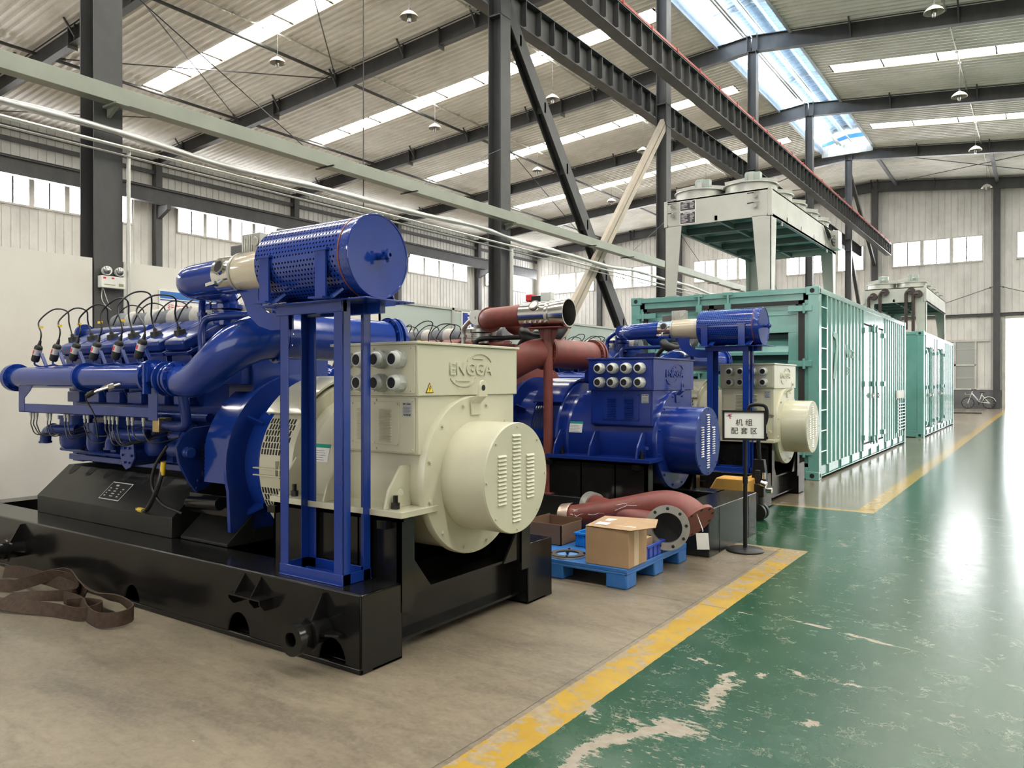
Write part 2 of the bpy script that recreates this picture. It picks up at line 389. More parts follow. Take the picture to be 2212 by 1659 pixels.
class MB:
    def __init__(s, base=(0, 0, 0)):
        s.v = []; s.f = []; s.b = Vector(base)
    def add(s, vs, fs):
        k = len(s.v)
        s.v += [Vector(p) - s.b for p in vs]
        s.f += [tuple(i + k for i in f) for f in fs]
        return s
    def box(s, x0, x1, y0, y1, z0, z1):
        if x0 > x1: x0, x1 = x1, x0
        if y0 > y1: y0, y1 = y1, y0
        if z0 > z1: z0, z1 = z1, z0
        vs = [(x0, y0, z0), (x1, y0, z0), (x1, y1, z0), (x0, y1, z0), (x0, y0, z1), (x1, y0, z1), (x1, y1, z1), (x0, y1, z1)]
        return s.add(vs, [(0, 3, 2, 1), (4, 5, 6, 7), (0, 1, 5, 4), (1, 2, 6, 5), (2, 3, 7, 6), (3, 0, 4, 7)])
    def bar(s, p0, p1, w, h, up=(0, 0, 1)):
        """rectangular bar, w across, h along 'up'"""
        p0 = Vector(p0); p1 = Vector(p1); d = (p1 - p0).normalized(); upv = Vector(up)
        if abs(d.dot(upv.normalized())) > 0.98: upv = Vector((0, 1, 0)) if abs(d.y) < 0.9 else Vector((1, 0, 0))
        a = d.cross(upv).normalized(); c = a.cross(d).normalized()
        vs = [p + a * i * w / 2 + c * j * h / 2 for p in (p0, p1) for i, j in ((-1, -1), (1, -1), (1, 1), (-1, 1))]
        return s.add(vs, [(0, 1, 2, 3), (7, 6, 5, 4), (0, 4, 5, 1), (1, 5, 6, 2), (2, 6, 7, 3), (3, 7, 4, 0)])
    def ibeam(s, p0, p1, h, w, tf=0.015, tw=0.01, up=(0, 0, 1)):
        p0 = Vector(p0); p1 = Vector(p1); d = (p1 - p0).normalized(); upv = Vector(up)
        a = d.cross(upv).normalized(); c = a.cross(d).normalized()
        s.bar(p0 + c * (h / 2 - tf / 2), p1 + c * (h / 2 - tf / 2), w, tf, c)
        s.bar(p0 - c * (h / 2 - tf / 2), p1 - c * (h / 2 - tf / 2), w, tf, c)
        return s.bar(p0, p1, tw, h - 2 * tf, c)
    def prism(s, pts, axis, a, b):
        """polygon in the plane normal to axis, pushed from a to b"""
        def mk(p, q):
            return {'x': (q, p[0], p[1]), 'y': (p[0], q, p[1]), 'z': (p[0], p[1], q)}[axis]
        n = len(pts)
        area2 = sum(pts[i][0] * pts[(i + 1) % n][1] - pts[(i + 1) % n][0] * pts[i][1] for i in range(n))
        if area2 < 0: pts = pts[::-1]
        vs = [mk(p, a) for p in pts] + [mk(p, b) for p in pts]
        fs = [tuple(range(n))[::-1], tuple(range(n, 2 * n))] + [(i, (i + 1) % n, (i + 1) % n + n, i + n) for i in range(n)]
        flip = (a > b) ^ (axis == 'y')
        if flip: fs = [f[::-1] for f in fs]
        return s.add(vs, fs)
    def lathe(s, prof, p0, d, seg=32, cap=True):
        """prof: (distance along d, radius)"""
        p0 = Vector(p0); d = Vector(d).normalized(); u, v = _perp(d); vs = []; fs = []
        for (t, r) in prof:
            for k in range(seg):
                a = 2 * PI * k / seg
                vs.append(p0 + d * t + (u * math.cos(a) + v * math.sin(a)) * r)
        m = len(prof)
        for i in range(m - 1):
            for k in range(seg):
                k2 = (k + 1) % seg
                fs.append((i * seg + k, (i + 1) * seg + k, (i + 1) * seg + k2, i * seg + k2))
        if cap:
            if prof[0][1] > 1e-4: fs.append(tuple(range(seg)))
            if prof[-1][1] > 1e-4: fs.append(tuple((m - 1) * seg + k for k in range(seg))[::-1])
        return s.add(vs, fs)
    def cyl(s, p0, p1, r, r2=None, seg=20, cap=True):
        p0 = Vector(p0); p1 = Vector(p1); L = (p1 - p0).length
        return s.lathe([(0, r), (L, r if r2 is None else r2)], p0, p1 - p0, seg, cap)
    def tube(s, p0, p1, ro, ri, seg=32):
        p0 = Vector(p0); p1 = Vector(p1); L = (p1 - p0).length
        return s.lathe([(0, ri), (0, ro), (L, ro), (L, ri), (0, ri)], p0, p1 - p0, seg, False)
    def sweep(s, pts, r, seg=10, cap=True, flat=None):
        """round (or flat=(w,h)) section along points; r may be a list"""
        P = [Vector(p) for p in pts]; n = len(P); vs = []; fs = []
        R = r if isinstance(r, (list, tuple)) else [r] * n
        if len(R) != n: R = [R[0] + (R[-1] - R[0]) * i / (n - 1) for i in range(n)]
        T = [(P[min(i + 1, n - 1)] - P[max(i - 1, 0)]).normalized() for i in range(n)]
        u, v = _perp(T[0])
        for i in range(n):
            u = (u - T[i] * u.dot(T[i])).normalized(); v = T[i].cross(u).normalized()
            for k in range(seg):
                a = 2 * PI * k / seg
                vs.append(P[i] + (u * math.cos(a) + v * math.sin(a)) * R[i])
        for i in range(n - 1):
            for k in range(seg):
                k2 = (k + 1) % seg
                fs.append((i * seg + k, i * seg + k2, (i + 1) * seg + k2, (i + 1) * seg + k))
        if cap:
            fs.append(tuple(range(seg))[::-1]); fs.append(tuple((n - 1) * seg + k for k in range(seg)))
        return s.add(vs, fs)
    def ribbon(s, pts, wdirs, w, t=0.004):
        """flat band: at every point a width direction"""
        P = [Vector(p) for p in pts]; n = len(P); vs = []; fs = []
        for i in range(n):
            T = (P[min(i + 1, n - 1)] - P[max(i - 1, 0)]).normalized()
            wd = Vector(wdirs[i]); wd = (wd - T * wd.dot(T)).normalized(); nn = T.cross(wd)
            for a, c in ((-1, -1), (1, -1), (1, 1), (-1, 1)):
                vs.append(P[i] + wd * a * w / 2 + nn * c * t / 2)
        for i in range(n - 1):
            for k in range(4):
                k2 = (k + 1) % 4
                fs.append((i * 4 + k, i * 4 + k2, (i + 1) * 4 + k2, (i + 1) * 4 + k))
        fs.append((3, 2, 1, 0)); fs.append(tuple((n - 1) * 4 + k for k in range(4)))
        return s.add(vs, fs)
    def ball(s, c, r, seg=16):
        prof = [(r - r * math.cos(PI * i / 8), max(1e-5, r * math.sin(PI * i / 8))) for i in range(9)]
        return s.lathe(prof, Vector(c) - Vector((0, 0, r)), (0, 0, 1), seg, False)
    def build(s, name, mat, parent=None, bevel=0.0, smooth=True, label=None, angle=38, kind=None):
        me = bpy.data.meshes.new(name)
        me.from_pydata([tuple(p) for p in s.v], [], s.f)
        me.materials.append(mat)
        if smooth:
            me.polygons.foreach_set('use_smooth', [True] * len(me.polygons))
            me.set_sharp_from_angle(angle=math.radians(angle))
        o = bpy.data.objects.new(name, me); COL.objects.link(o)
        if parent is not None: o.parent = parent
        if bevel:
            md = o.modifiers.new('bevel', 'BEVEL'); md.width = bevel; md.segments = 2; md.limit_method = 'ANGLE'
            md.angle_limit = math.radians(40); md.harden_normals = False
        if label: o['label'] = label
        if kind: o['kind'] = kind
        return o

def tag(o, label, cat, group=None, kind=None):
    o['label'] = label; o['category'] = cat
    if group: o['group'] = group
    if kind: o['kind'] = kind
    return o

def empty(name, loc, label, cat, group=None, rz=0.0):
    o = bpy.data.objects.new(name, None); COL.objects.link(o)
    o.location = loc; o.rotation_euler = (0, 0, rz)
    o.empty_display_size = 0.2
    return tag(o, label, cat, group)

def struct(o): o['kind'] = 'structure'; return o

def copy_tree(o, parent=None):
    c = o.copy(); COL.objects.link(c); c.parent = parent
    for ch in [x for x in bpy.data.objects if x.parent == o]: copy_tree(ch, c)
    return c

def text(name, body, size, loc, rot, mat, parent=None, ext=0.001, align='CENTER', space=1.0, base=(0, 0, 0), offset=0.0, xs=1.0):
    cu = bpy.data.curves.new(name, 'FONT'); cu.body = body; cu.size = size; cu.extrude = ext
    cu.align_x = align; cu.align_y = 'CENTER'; cu.space_character = space; cu.offset = offset; cu.resolution_u = 3
    tmp = bpy.data.objects.new(name, cu); COL.objects.link(tmp)
    dg = bpy.context.evaluated_depsgraph_get(); dg.update()
    me = bpy.data.meshes.new_from_object(tmp.evaluated_get(dg))
    bpy.data.objects.remove(tmp); bpy.data.curves.remove(cu)
    me.materials.clear(); me.materials.append(mat)
    o = bpy.data.objects.new(name, me); COL.objects.link(o)
    o.location = Vector(loc) - Vector(base); o.rotation_euler = rot; o.scale = (xs, 1, 1)
    if parent is not None: o.parent = parent
    return o
FX = (PI / 2, 0, PI / 2)       # lettering that faces +X
FY = (PI / 2, 0, 0)            # lettering that faces -Y
# ================================================================= THE HALL
CY = [4.41, 11.93, 19.6, 27.4, 35.4, 43.6]      # column rows
YB, YF = -12.0, 51.3
XL, XR = -33.3, 16.0
def zb(x): return 13.2 - 0.079 * (-8.6 - x) if x < -8.6 else 13.2 - 0.108 * (x + 8.6)
def zr(x): return zb(x) + 0.62

# floor
m = MB(); m.box(XL - 0.3, XR + 0.3, YB - 0.3, YF + 0.1, -0.2, 0.0)
struct(m.build('floor', FLOOR, smooth=False))
m = MB(); m.box(-60, 60, YF + 0.1, 130, -0.25, -0.04)
struct(m.build('ground', ASPHALT, smooth=False))

def ribs_profile(a, b, period, hgt, shape):
    """list of (position, offset) of a ribbed sheet between a and b"""
    out = []; n = max(1, int(round((b - a) / period))); p = (b - a) / n
    for i in range(n):
        for t, h in shape: out.append((a + (i + t) * p, h * hgt))
    out.append((b, shape[0][1] * hgt)); return out
ROOF_SH = ((0.0, 0), (0.62, 0), (0.72, 1), (0.90, 1))
WALL_SH = ((0.0, 0), (0.84, 0), (0.88, 1), (0.96, 1))
def roof_sheet(mb, x0, x1, y0, y1):
    pr = ribs_profile(y0, y1, 0.27, 0.08, ROOF_SH)
    vs = []; fs = []
    for (y, h) in pr: vs += [(x0, y, zr(x0) - h), (x1, y, zr(x1) - h)]
    for i in range(len(pr) - 1): fs.append((2 * i, 2 * i + 2, 2 * i + 3, 2 * i + 1))
    mb.add(vs, fs)
    # outer skin
    mb.add([(x0, y0, zr(x0) + .1), (x1, y0, zr(x1) + .1), (x1, y1, zr(x1) + .1), (x0, y1, zr(x0) + .1)], [(0, 1, 2, 3)])
bays = [(-3.5, 4.41)] + list(zip(CY[:-1], CY[1:]))
SKYW = 0.86
L0, L1 = -27.1, -10.5
R0, R1 = -6.8, 13.0
roofL = MB(); roofR = MB()
for (a, b) in [(YB, -3.5)] + bays + [(43.6, YF)]:
    mid = (a + b) / 2 + 0.1
    if a == 43.6 or a == YB:
        roof_sheet(roofL, XL, -9.8 if a == YB else -8.6, a, b); roof_sheet(roofR, -7.3 if a == YB else -8.6, XR, a, b); continue
    s0, s1 = mid - SKYW / 2, mid + SKYW / 2
    for mb, xa, xb, k0, k1 in ((roofL, XL, -9.8, L0, L1), (roofR, -7.3, XR, R0, R1)):
        roof_sheet(mb, xa, xb, a, s0); roof_sheet(mb, xa, xb, s1, b)
        roof_sheet(mb, xa, k0, s0, s1); roof_sheet(mb, k1, xb, s0, s1)
struct(roofL.build('ceiling', PANEL, smooth=False)); struct(roofR.build('ceiling', PANEL, smooth=False))

wn = [0]
def next_window():
    wn[0] += 1; return 'window_%d' % wn[0]
# roof lights
for (a, b) in bays:
    mid = (a + b) / 2 + 0.1; s0, s1 = mid - SKYW / 2, mid + SKYW / 2
    for k0, k1, seg in ((L0, L1, 1.85), (R0, R1, 1.85)):
        root = struct(empty(next_window(), ((k0 + k1) / 2, mid, zr((k0 + k1) / 2)), 'translucent roof light strip', 'roof light'))
        del root['category']
        B = root.location
        p = MB(B); p.add([(k0, s0, zr(k0) - .01), (k1, s0, zr(k1) - .01), (k1, s1, zr(k1) - .01), (k0, s1, zr(k0) - .01)], [(0, 3, 2, 1)])
        p.build('pane', PANE, root, smooth=False)
        q = MB(B); q.add([(k0, s1 - .13, zr(k0) - .02), (k1, s1 - .13, zr(k1) - .02), (k1, s1, zr(k1) - .07), (k0, s1, zr(k0) - .07)], [(0, 3, 2, 1)]); q.build('dirty_edge', PANE_EDGE, root, smooth=False)
        f = MB(B)
        n = int(round((k1 - k0) / seg))
        for i in range(n + 1):
            x = k0 + (k1 - k0) * i / n
            f.box(x - .022, x + .022, s0, s1, zr(x) - .06, zr(x) - .015)
        for s in (s0, s1): f.bar((k0, s, zr(k0) - .03), (k1, s, zr(k1) - .03), .05, .05)
        f.build('glazing_bar', BAR_DK, root, smooth=False)

# ridge monitor: curbs, uprights with clear panes, blue ribbed roof, end wall
MX0, MX1, MY0, MY1 = -9.8, -7.3, -8.0, 43.2
MZ = zr(-8.6) + 1.15
m = MB()
m.box(MX0 - .1, MX0, MY0, MY1, zr(MX0) - .12, zr(MX0) + .28)
m.box(MX1, MX1 + .1, MY0, MY1, zr(MX1) - .12, zr(MX1) + .28)
y = MY0
while y < MY1:
    m.box(MX0 - .09, MX0 + .01, y - .05, y + .05, zr(MX0) + .2, MZ - .3)
    m.box(MX1 - .01, MX1 + .09, y - .05, y + .05, zr(MX1) + .2, MZ - .3)
    m.bar((MX0, y, MZ - .36), (-8.55, y, MZ - .06), .09, .13); m.bar((-8.55, y, MZ - .06), (MX1, y, MZ - .36), .09, .13)
    y += 3.9
struct(m.build('trim_1', paint('monitor_frame', (0.46, 0.50, 0.53), 0.5), smooth=False))
m = MB()
for x in (-9.3, -8.9, -8.3, -7.8):
    m.bar((x, MY0, MZ - .2 - abs(x + 8.55) * .18), (x, MY1, MZ - .2 - abs(x + 8.55) * .18), .05, .12)
struct(m.build('trim_2', paint('monitor_purlin', (0.36, 0.45, 0.54), 0.5), smooth=False))
m = MB(); vs = []; fs = []
pr = ribs_profile(MY0, MY1, 0.25, 0.05, ROOF_SH)
for (yy, h) in pr: vs += [(MX0 - .4, yy, MZ - .3 - h), (-8.55, yy, MZ - h), (MX1 + .4, yy, MZ - .3 - h)]
for i in range(len(pr) - 1):
    fs += [(3 * i, 3 * i + 3, 3 * i + 4, 3 * i + 1), (3 * i + 1, 3 * i + 4, 3 * i + 5, 3 * i + 2)]
m.add(vs, fs); struct(m.build('ceiling', MON_BLUE, smooth=False))
for x in (MX0 - .05, MX1 + .05):
    m = MB(); m.add([(x, MY0, zr(x) + .28), (x, MY1, zr(x) + .28), (x, MY1, MZ - .36), (x, MY0, MZ - .36)], [(0, 1, 2, 3)])
    struct(m.build(next_window(), PANE_MON, smooth=False))
m = MB(); m.box(MX0, MX1, MY1, MY1 + .06, zr(-8.6) - .4, MZ - .02)
for k in range(9): m.box(MX0 + .28 * k, MX0 + .28 * k + .02, MY1 - .02, MY1, zr(-8.6) - .4, MZ - .1)
struct(m.build('wall_monitor_end', FRAME_W, smooth=False))
m = MB(); m.prism([(MX0 + .02, zr(-8.6) + .16), (-8.5, zr(-8.6) + .42), (MX1 - .02, zr(-8.6) + .40), (MX1 - .02, zr(-8.6) + .60), (-8.5, zr(-8.6) + .62), (MX0 + .02, zr(-8.6) + .30)], 'y', MY1 - .04, MY1 - .021)
struct(m.build('trim_3', BLUE_BAND, smooth=False))

# side, far, rear walls of ribbed sheet
def wall_sheet(mb, axis, c, a, b, z0, z1, inward):
    pr = ribs_profile(a, b, 0.33, 0.03 * inward, WALL_SH)
    vs = []; fs = []
    for (q, h) in pr:
        for z in (z0, z1): vs.append((c + h, q, z) if axis == 'x' else (q, c + h, z))
    for i in range(len(pr) - 1): fs.append((2 * i, 2 * i + 2, 2 * i + 3, 2 * i + 1))
    mb.add(vs, fs)
    if axis == 'x': mb.box(c - .12 * inward, c - .06 * inward, a, b, z0, z1)
    else: mb.box(a, b, c - .12 * inward, c - .06 * inward, z0, z1)
m = MB(); wall_sheet(m, 'x', XL, YB, YF, 0, zr(XL) + .1, 1); struct(m.build('wall_left', PANEL_W, smooth=False))
m = MB(); wall_sheet(m, 'x', XR, YB, YF, 0, zr(XR) + .1, -1); struct(m.build('wall_right', PANEL_W, smooth=False))
m = MB(); wall_sheet(m, 'y', YB, XL, XR, 0, 14, 1); struct(m.build('wall_back', PANEL_W, smooth=False))
DX0, DX1, DZ = -1.82, 6.2, 5.05
m = MB()
wall_sheet(m, 'y', YF, XL, DX0, 0, 14.2, -1); wall_sheet(m, 'y', YF, DX0, DX1, DZ, 14.2, -1); wall_sheet(m, 'y', YF, DX1, XR, 0, 14.2, -1)
struct(m.build('wall_far', PANEL_W, smooth=False))
m = MB(); m.box(-9, DX0 - .14, YF - .09, YF - .04, 0, 1.05); m.box(-33, -9.2, YF - .09, YF - .04, 0, 1.05)
struct(m.build('baseboard_far', GREYW, smooth=False))
m = MB(); m.box(DX0 - .16, DX0, YF - .1, YF + .15, 0, DZ); m.box(DX0, DX1, YF - .1, YF + .15, DZ, DZ + .14); m.box(DX1, DX1 + .16, YF - .1, YF + .15, 0, DZ)
struct(m.build('trim_4', FRAME_W, smooth=False))
# girts on the far wall
m = MB(); m.ibeam((-33, YF - .14, 5.3), (XR, YF - .14, 5.3), .16, .1); struct(m.build('trim_5', STEEL, smooth=False))
m = MB()
for z in (10.95, 11.4): m.bar((XL + .2, YB, z), (XL + .2, YF, z), .1, .18)
struct(m.build('trim_6', STEEL, smooth=False))

def window(x0, x1, y0, y1, z0, z1, units, inward):
    """strip window on a wall; runs along y when x0 == x1"""
    alongy = abs(x1 - x0) < 1e-6
    cx, cy = (x0 + x1) / 2, (y0 + y1) / 2
    root = struct(empty(next_window(), (cx, cy, z0), 'strip window', 'window')); del root['category']
    B = root.location; f = MB(B); p = MB(B); g = MB(B)
    a, b = (y0, y1) if alongy else (x0, x1)
    def bx(mb, q0, q1, za, zb_, d0, d1):
        if alongy: mb.box(x0 + d0 * inward, x0 + d1 * inward, q0, q1, za, zb_)
        else: mb.box(q0, q1, y0 + d0 * inward, y0 + d1 * inward, za, zb_)
    bx(f, a - .07, b + .07, z0 - .08, z0, .02, .16); bx(f, a - .07, b + .07, z1, z1 + .07, .02, .12)
    bx(f, a - .07, a, z0, z1, .02, .12); bx(f, b, b + .07, z0, z1, .02, .12)
    bx(p, a, b, z0, z1, .045, .055)
    u = (b - a) / units
    for i in range(1, units): bx(f, a + u * i - .10, a + u * i + .10, z0, z1, .03, .11)
    for i in range(units): bx(g, a + u * (i + .5) - .032, a + u * (i + .5) + .032, z0, z1, .058, .085)
    f.build('window_frame', FRAME_W, root, smooth=False); p.build('pane', PANE_WIN, root, smooth=False); g.build('glazing_bar', STEEL, root, smooth=False)
    return root
for a, b in zip([-3.5] + CY, CY + [51.3]):
    window(XL, XL, a + 1.1, b - 1.15, 8.5, 9.58, 4, 1)
for k in range(7):
    xs = -32.5 + 6.25 * k
    window(xs, xs + 4.55, YF, YF, 8.42, 9.8, 3, -1)
# the large shut window low on the far wall
root = struct(empty(next_window(), (-4.5, YF, 1.08), 'large shut window', 'window')); del root['category']
B = root.location
f = MB(B); p = MB(B)
f.box(-7.4, -2.62, YF - .12, YF - .03, 1.05, 1.13); f.box(-7.4, -2.62, YF - .12, YF - .03, 3.80, 3.93)
p.box(-7.3, -3.2, YF - .075, YF - .06, 1.13, 3.8)
for x in (-7.35, -6.33, -5.3, -4.28, -3.25): f.box(x - .05, x + .05, YF - .13, YF - .05, 1.13, 3.8)
f.box(-7.3, -3.25, YF - .13, YF - .05, 2.42, 2.52)
for z in (1.7, 3.35): f.box(-7.3, -3.25, YF - .1, YF - .07, z, z + .03)
f.build('window_frame', FRAME_W, root, smooth=False); p.build('pane', WGLASS, root, smooth=False)

# ---------------------------------------------------------------- columns
def hcolumn(mb, x0, x1, y0, y1, z0, z1):
    """H section: flanges face +X / -X, web along X"""
    t = .018; yc = (y0 + y1) / 2
    mb.box(x1 - t, x1, y0, y1, z0, z1); mb.box(x0, x0 + t, y0, y1, z0, z1); mb.box(x0 + t, x1 - t, yc - .008, yc + .008, z0, z1)
W = ['first', 'second', 'third', 'fourth', 'fifth', 'sixth']
where = ['rising behind the cylinder heads of the nearest generator set, with an emergency light on it',
         'rising behind the pale terminal box of the nearest generator set',
         'rising beside the left edge of the large container, with a pale brace meeting it',
         'seen between the legs of the large rooftop cooler',
         'just right of the large rooftop cooler legs, meeting the ridge', 'last of its row before the far wall']
for i, yc in enumerate(CY):
    c = MB((-8.54, yc, 0))
    w2 = 0.155
    hcolumn(c, -8.69, -8.39, yc - w2, yc + w2, 0, zb(-8.6) + .02)
    c.box(-8.80, -8.28, yc - .26, yc + .26, 0, .03)
    c.box(-8.70, -8.38, yc - w2, yc + w2, 8.40, 8.43); c.box(-8.70, -8.38, yc - w2, yc + w2, 9.0, 9.03)
    o = c.build('steel_column', STEEL, None, smooth=False); o.location = (-8.54, yc, 0)
    tag(o, 'dark grey H-section steel column, ' + where[i], 'column', 'columns of the middle row')
    b = MB((-8.54, yc, 8.4))
    for s in (-1, 1):
        b.prism([(-8.54, 8.95), (-8.54 + s * .92, 8.95), (-8.54 + s * .92, 8.78), (-8.54 + s * .35, 8.46), (-8.54, 8.46)], 'y', yc - .008, yc + .008)
        b.box(-8.54 + s * .14, -8.54 + s * .95, yc - .15, yc + .15, 8.93, 8.95)
        b.bar((-8.54 + s * .93, yc, 8.78), (-8.54 + s * .35, yc, 8.45), .3, .018)
        b.bar((-8.54 + s * .35, yc, 8.455), (-8.54 + s * .13, yc, 8.455), .3, .018)
    b.build('crane_bracket', STEEL, o, smooth=False)
# columns of the left wall and of the far wall
for i, yc in enumerate([-3.5] + CY):
    c = MB((XL, yc, 0)); c.box(XL + .05, XL + .38, yc - .15, yc + .15, 0, zb(XL) + .3)
    c.prism([(XL + .38, 9.4), (XL + 1.15, 9.4), (XL + 1.15, 9.2), (XL + .38, 8.85)], 'y', yc - .09, yc + .09)
    if i in (2, 4): c.bar((XL + .3, yc + .1, 8.0), (XL + .3, yc - 2.2, 5.4), .1, .1)
    o = c.build('steel_column', STEEL, None, smooth=False); o.location = (XL, yc, 0)
    tag(o, 'dark column standing against the distant left wall between its strip windows', 'column', 'columns along the left wall')
for k in range(7):
    xx = -27.35 + 6.28 * k
    if DX0 < xx < DX1: continue
    c = MB((xx, YF, 0)); c.box(xx - .17, xx + .17, YF - .4, YF - .14, 0, zb(xx) - .1)
    o = c.build('steel_column', STEEL, None, smooth=False); o.location = (xx, YF, 0)
    if abs(xx + 2.23) < .3: tag(o, 'dark column on the far wall, just left of the bright open doorway', 'column')
    elif abs(xx + 8.5) < .3: tag(o, 'dark column on the far wall where the red crane rail ends', 'column')
    else: tag(o, 'dark column on the far wall between its strip windows', 'column', 'columns along the far wall')

# ---------------------------------------------------------------- rafters
for i, yc in enumerate(CY + [51.0]):
    c = MB((-8.6, yc, 13))
    dz = .0 if i < 6 else -.15
    for xa, xb in ((XL + .3, -12.0), (-12.0, -8.6), (-8.6, -5.2), (-5.2, XR)):
        c.ibeam((xa, yc, zb(xa) + .285 + dz), (xb, yc, zb(xb) + .285 + dz), .57, .24, .02, .012)
    for x in (-31, -27.8, -24.5, -21.3, -18, -14.9, -11.6, -5.3, -2.2, 1, 4.2, 7.5):
        c.box(x - .012, x + .012, yc - .11, yc + .11, zb(x) + .02, zb(x) + .55)
        if i < 6: c.bar((x, yc - .04, zb(x) + .1), (x, yc - .42, zr(x) + .0), .05, .05)
    for x in (-8.72, -8.36): c.box(x - .012, x + .012, yc - .15, yc + .15, zb(-8.6) - .02, zb(-8.6) + .6)
    for x in (-24.8, -16.4): c.box(x - .02, x + .02, yc - .15, yc + .15, zb(x) - .12, zb(x) + .57)
    o = c.build('roof_rafter', STEEL, None, smooth=False); o.location = (-8.6, yc, 13)
    lab = ['deep steel rafter overhead in the top left corner, in front of the nearest roof light',
           'steel rafter crossing behind the nearest big column top left', 'steel rafter running from the left wall to the top of the second column',
           'steel rafter meeting the ridge where the white monitor curb first shows', 'steel rafter crossing the right half under the second visible roof light pair',
           'steel rafter at the end of the blue ridge monitor', 'last steel rafter against the far wall'][i]
    tag(o, lab, 'rafter', 'roof rafters')

# struts between the rafters, lamp conduits
ys = [YB] + CY + [51.0]
for x, lab in ((-27.0, 'long dark steel strut line under the left roof, lower of the two'), (-21.3, 'long dark steel strut line under the left roof, upper of the two')):
    c = MB((x, 20, 12)); 
    for a, b in zip(ys[:-1], ys[1:]): c.cyl((x, a + .1, zb(x) + .42), (x, b - .1, zb(x) + .42), .055, seg=10)
    o = c.build('roof_strut', STEEL); o.location = (x, 20, 12); tag(o, lab, 'strut', 'roof struts')
c = MB((-8.0, 47, 13)); c.bar((-7.3, 43.7, zb(-7.3) + .3), (-7.3, 50.9, zb(-7.3) + .2), .16, .12); c.bar((-2.2, 43.7, zb(-2.2) + .3), (-2.2, 50.9, zb(-2.2) + .2), .16, .12)
o = c.build('roof_strut', STEEL); o.location = (-8, 47, 13); tag(o, 'pair of straight struts in the last roof bay before the far wall', 'strut', 'roof struts')
for x, lab in ((-20.4, 'thin lamp conduit running under the left roof above the lower lamp row'), (-14.8, 'thin lamp conduit running under the left roof above the upper lamp row'), (-2.55, 'thin lamp conduit running under the right roof')):
    c = MB((x, 20, 12)); c.bar((x, -3, zr(x) - .14), (x, 51, zr(x) - .14), .035, .05)
    k = -2.0
    while k < 50: c.box(x - .05, x + .05, k, k + .06, zr(x) - .17, zr(x) - .10); k += 1.1
    o = c.build('lamp_conduit', GALV_DULL); o.location = (x, 20, 12); tag(o, lab, 'conduit', 'lamp conduits')

# wind-bracing rods
def rod(p0, p1, r, lab, name='tie_rod'):
    c = MB(p0); c.cyl(p0, p1, r, seg=6)
    q = Vector(p0).lerp(Vector(p1), .06); q2 = Vector(p0).lerp(Vector(p1), .075)
    c.cyl(q, q2, r * 2.4, seg=8)
    o = c.build(name, STEEL); o.location = p0; return tag(o, lab, 'rod', 'roof tie rods')
def rp(x, y, d=.35): return (x, y, zb(x) + d)
rod(rp(-27, 4.5), rp(-21.3, 11.8), .02, 'thin tie rod crossing the nearest roof bay up to the right')
rod(rp(-27, 19.5), rp(-21.3, 12.0), .02, 'thin tie rod crossing the roof light nearest the big left column')
rod(rp(-27, 12.0), rp(-21.3, 19.5), .02, 'thin tie rod crossing the roof bay behind the big left column up to the right')
rod(rp(-33, 12.0), rp(-27, 19.5), .02, 'thin tie rod over the left wall eave')
rod(rp(-21.3, 12.0), rp(-8.8, 19.5), .02, 'long thin tie rod reaching the top of the second column')
rod(rp(-21.3, 19.5), rp(-14.8, 12.0), .02, 'thin tie rod hanging beside the lamp at the top of the frame')
rod(rp(-7.3, 43.8), rp(1.5, 50.8), .022, 'tie rod crossing the last roof bay downwards to the right')
rod(rp(-7.3, 50.8), rp(1.5, 43.8), .022, 'tie rod crossing the last roof bay upwards to the right')
rod(rp(-21, 43.8), rp(-9, 50.8), .022, 'tie rod in the last roof bay left of the middle row')
rod(rp(-21, 50.8), rp(-9, 43.8), .022, 'tie rod in the last roof bay left of the ridge, sloping the other way')
for s, lab in ((-1, 'thin stay wire left of the far doorway column'), (1, 'thin stay wire right of the far doorway column')):
    rod((-2.23, YF - .35, 6.9), (-2.23 + s * 4.6, YF - .35, 5.35), .018, lab, 'stay_wire')

# cross bracing between columns 2 and 3 of the middle row
c = MB((-8.54, 12.2, 8.3))
a0, a1 = Vector((-8.6, 12.15, 8.75)), Vector((-8.6, 19.35, 0.3))
for dx in (-.09, .09): c.bar(a0 + Vector((dx, 0, 0)), a1 + Vector((dx, 0, 0)), .02, .30, (0, .76, .65))
c.bar(a0, a1, .16, .02, (0, .76, .65))
for k in range(8):
    q = a0.lerp(a1, (k + .5) / 8); c.box(q.x - .1, q.x + .1, q.y - .03, q.y + .03, q.z - .11, q.z + .11)
o = c.build('cross_brace', STEEL, smooth=False); o.location = (-8.54, 12.2, 8.3)
tag(o, 'black steel brace sloping down to the right from the second column', 'brace')
c = MB((-8.3, 19.3, 8.3))
a0, a1 = Vector((-8.46, 19.42, 8.45)), Vector((-8.46, 12.15, 0.4))
for s in (-.085, .085):
    off = Vector((0, s * .76, -s * .65)); c.bar(a0 + off, a1 + off, .10, .13, (0, .76, -.65))
o = c.build('cross_brace', STEEL_TAN, smooth=False); o.location = (-8.3, 19.3, 8.3)
tag(o, 'pale tan steel brace sloping down to the left from the third column', 'brace')
c = MB((-8.5, 43.8, 10)); c.bar((-8.5, 43.9, 12.4), (-8.5, 50.9, 8.6), .16, .2); c.bar((-8.5, 43.9, 8.4), (-8.5, 50.9, .3), .16, .2); c.bar((-8.5, 51, 10.2), (-8.5, 47.5, 10.6), .12, .14)
o = c.build('cross_brace', STEEL, smooth=False); o.location = (-8.5, 43.8, 10)
tag(o, 'dark brace between the last middle column and the far wall', 'brace')

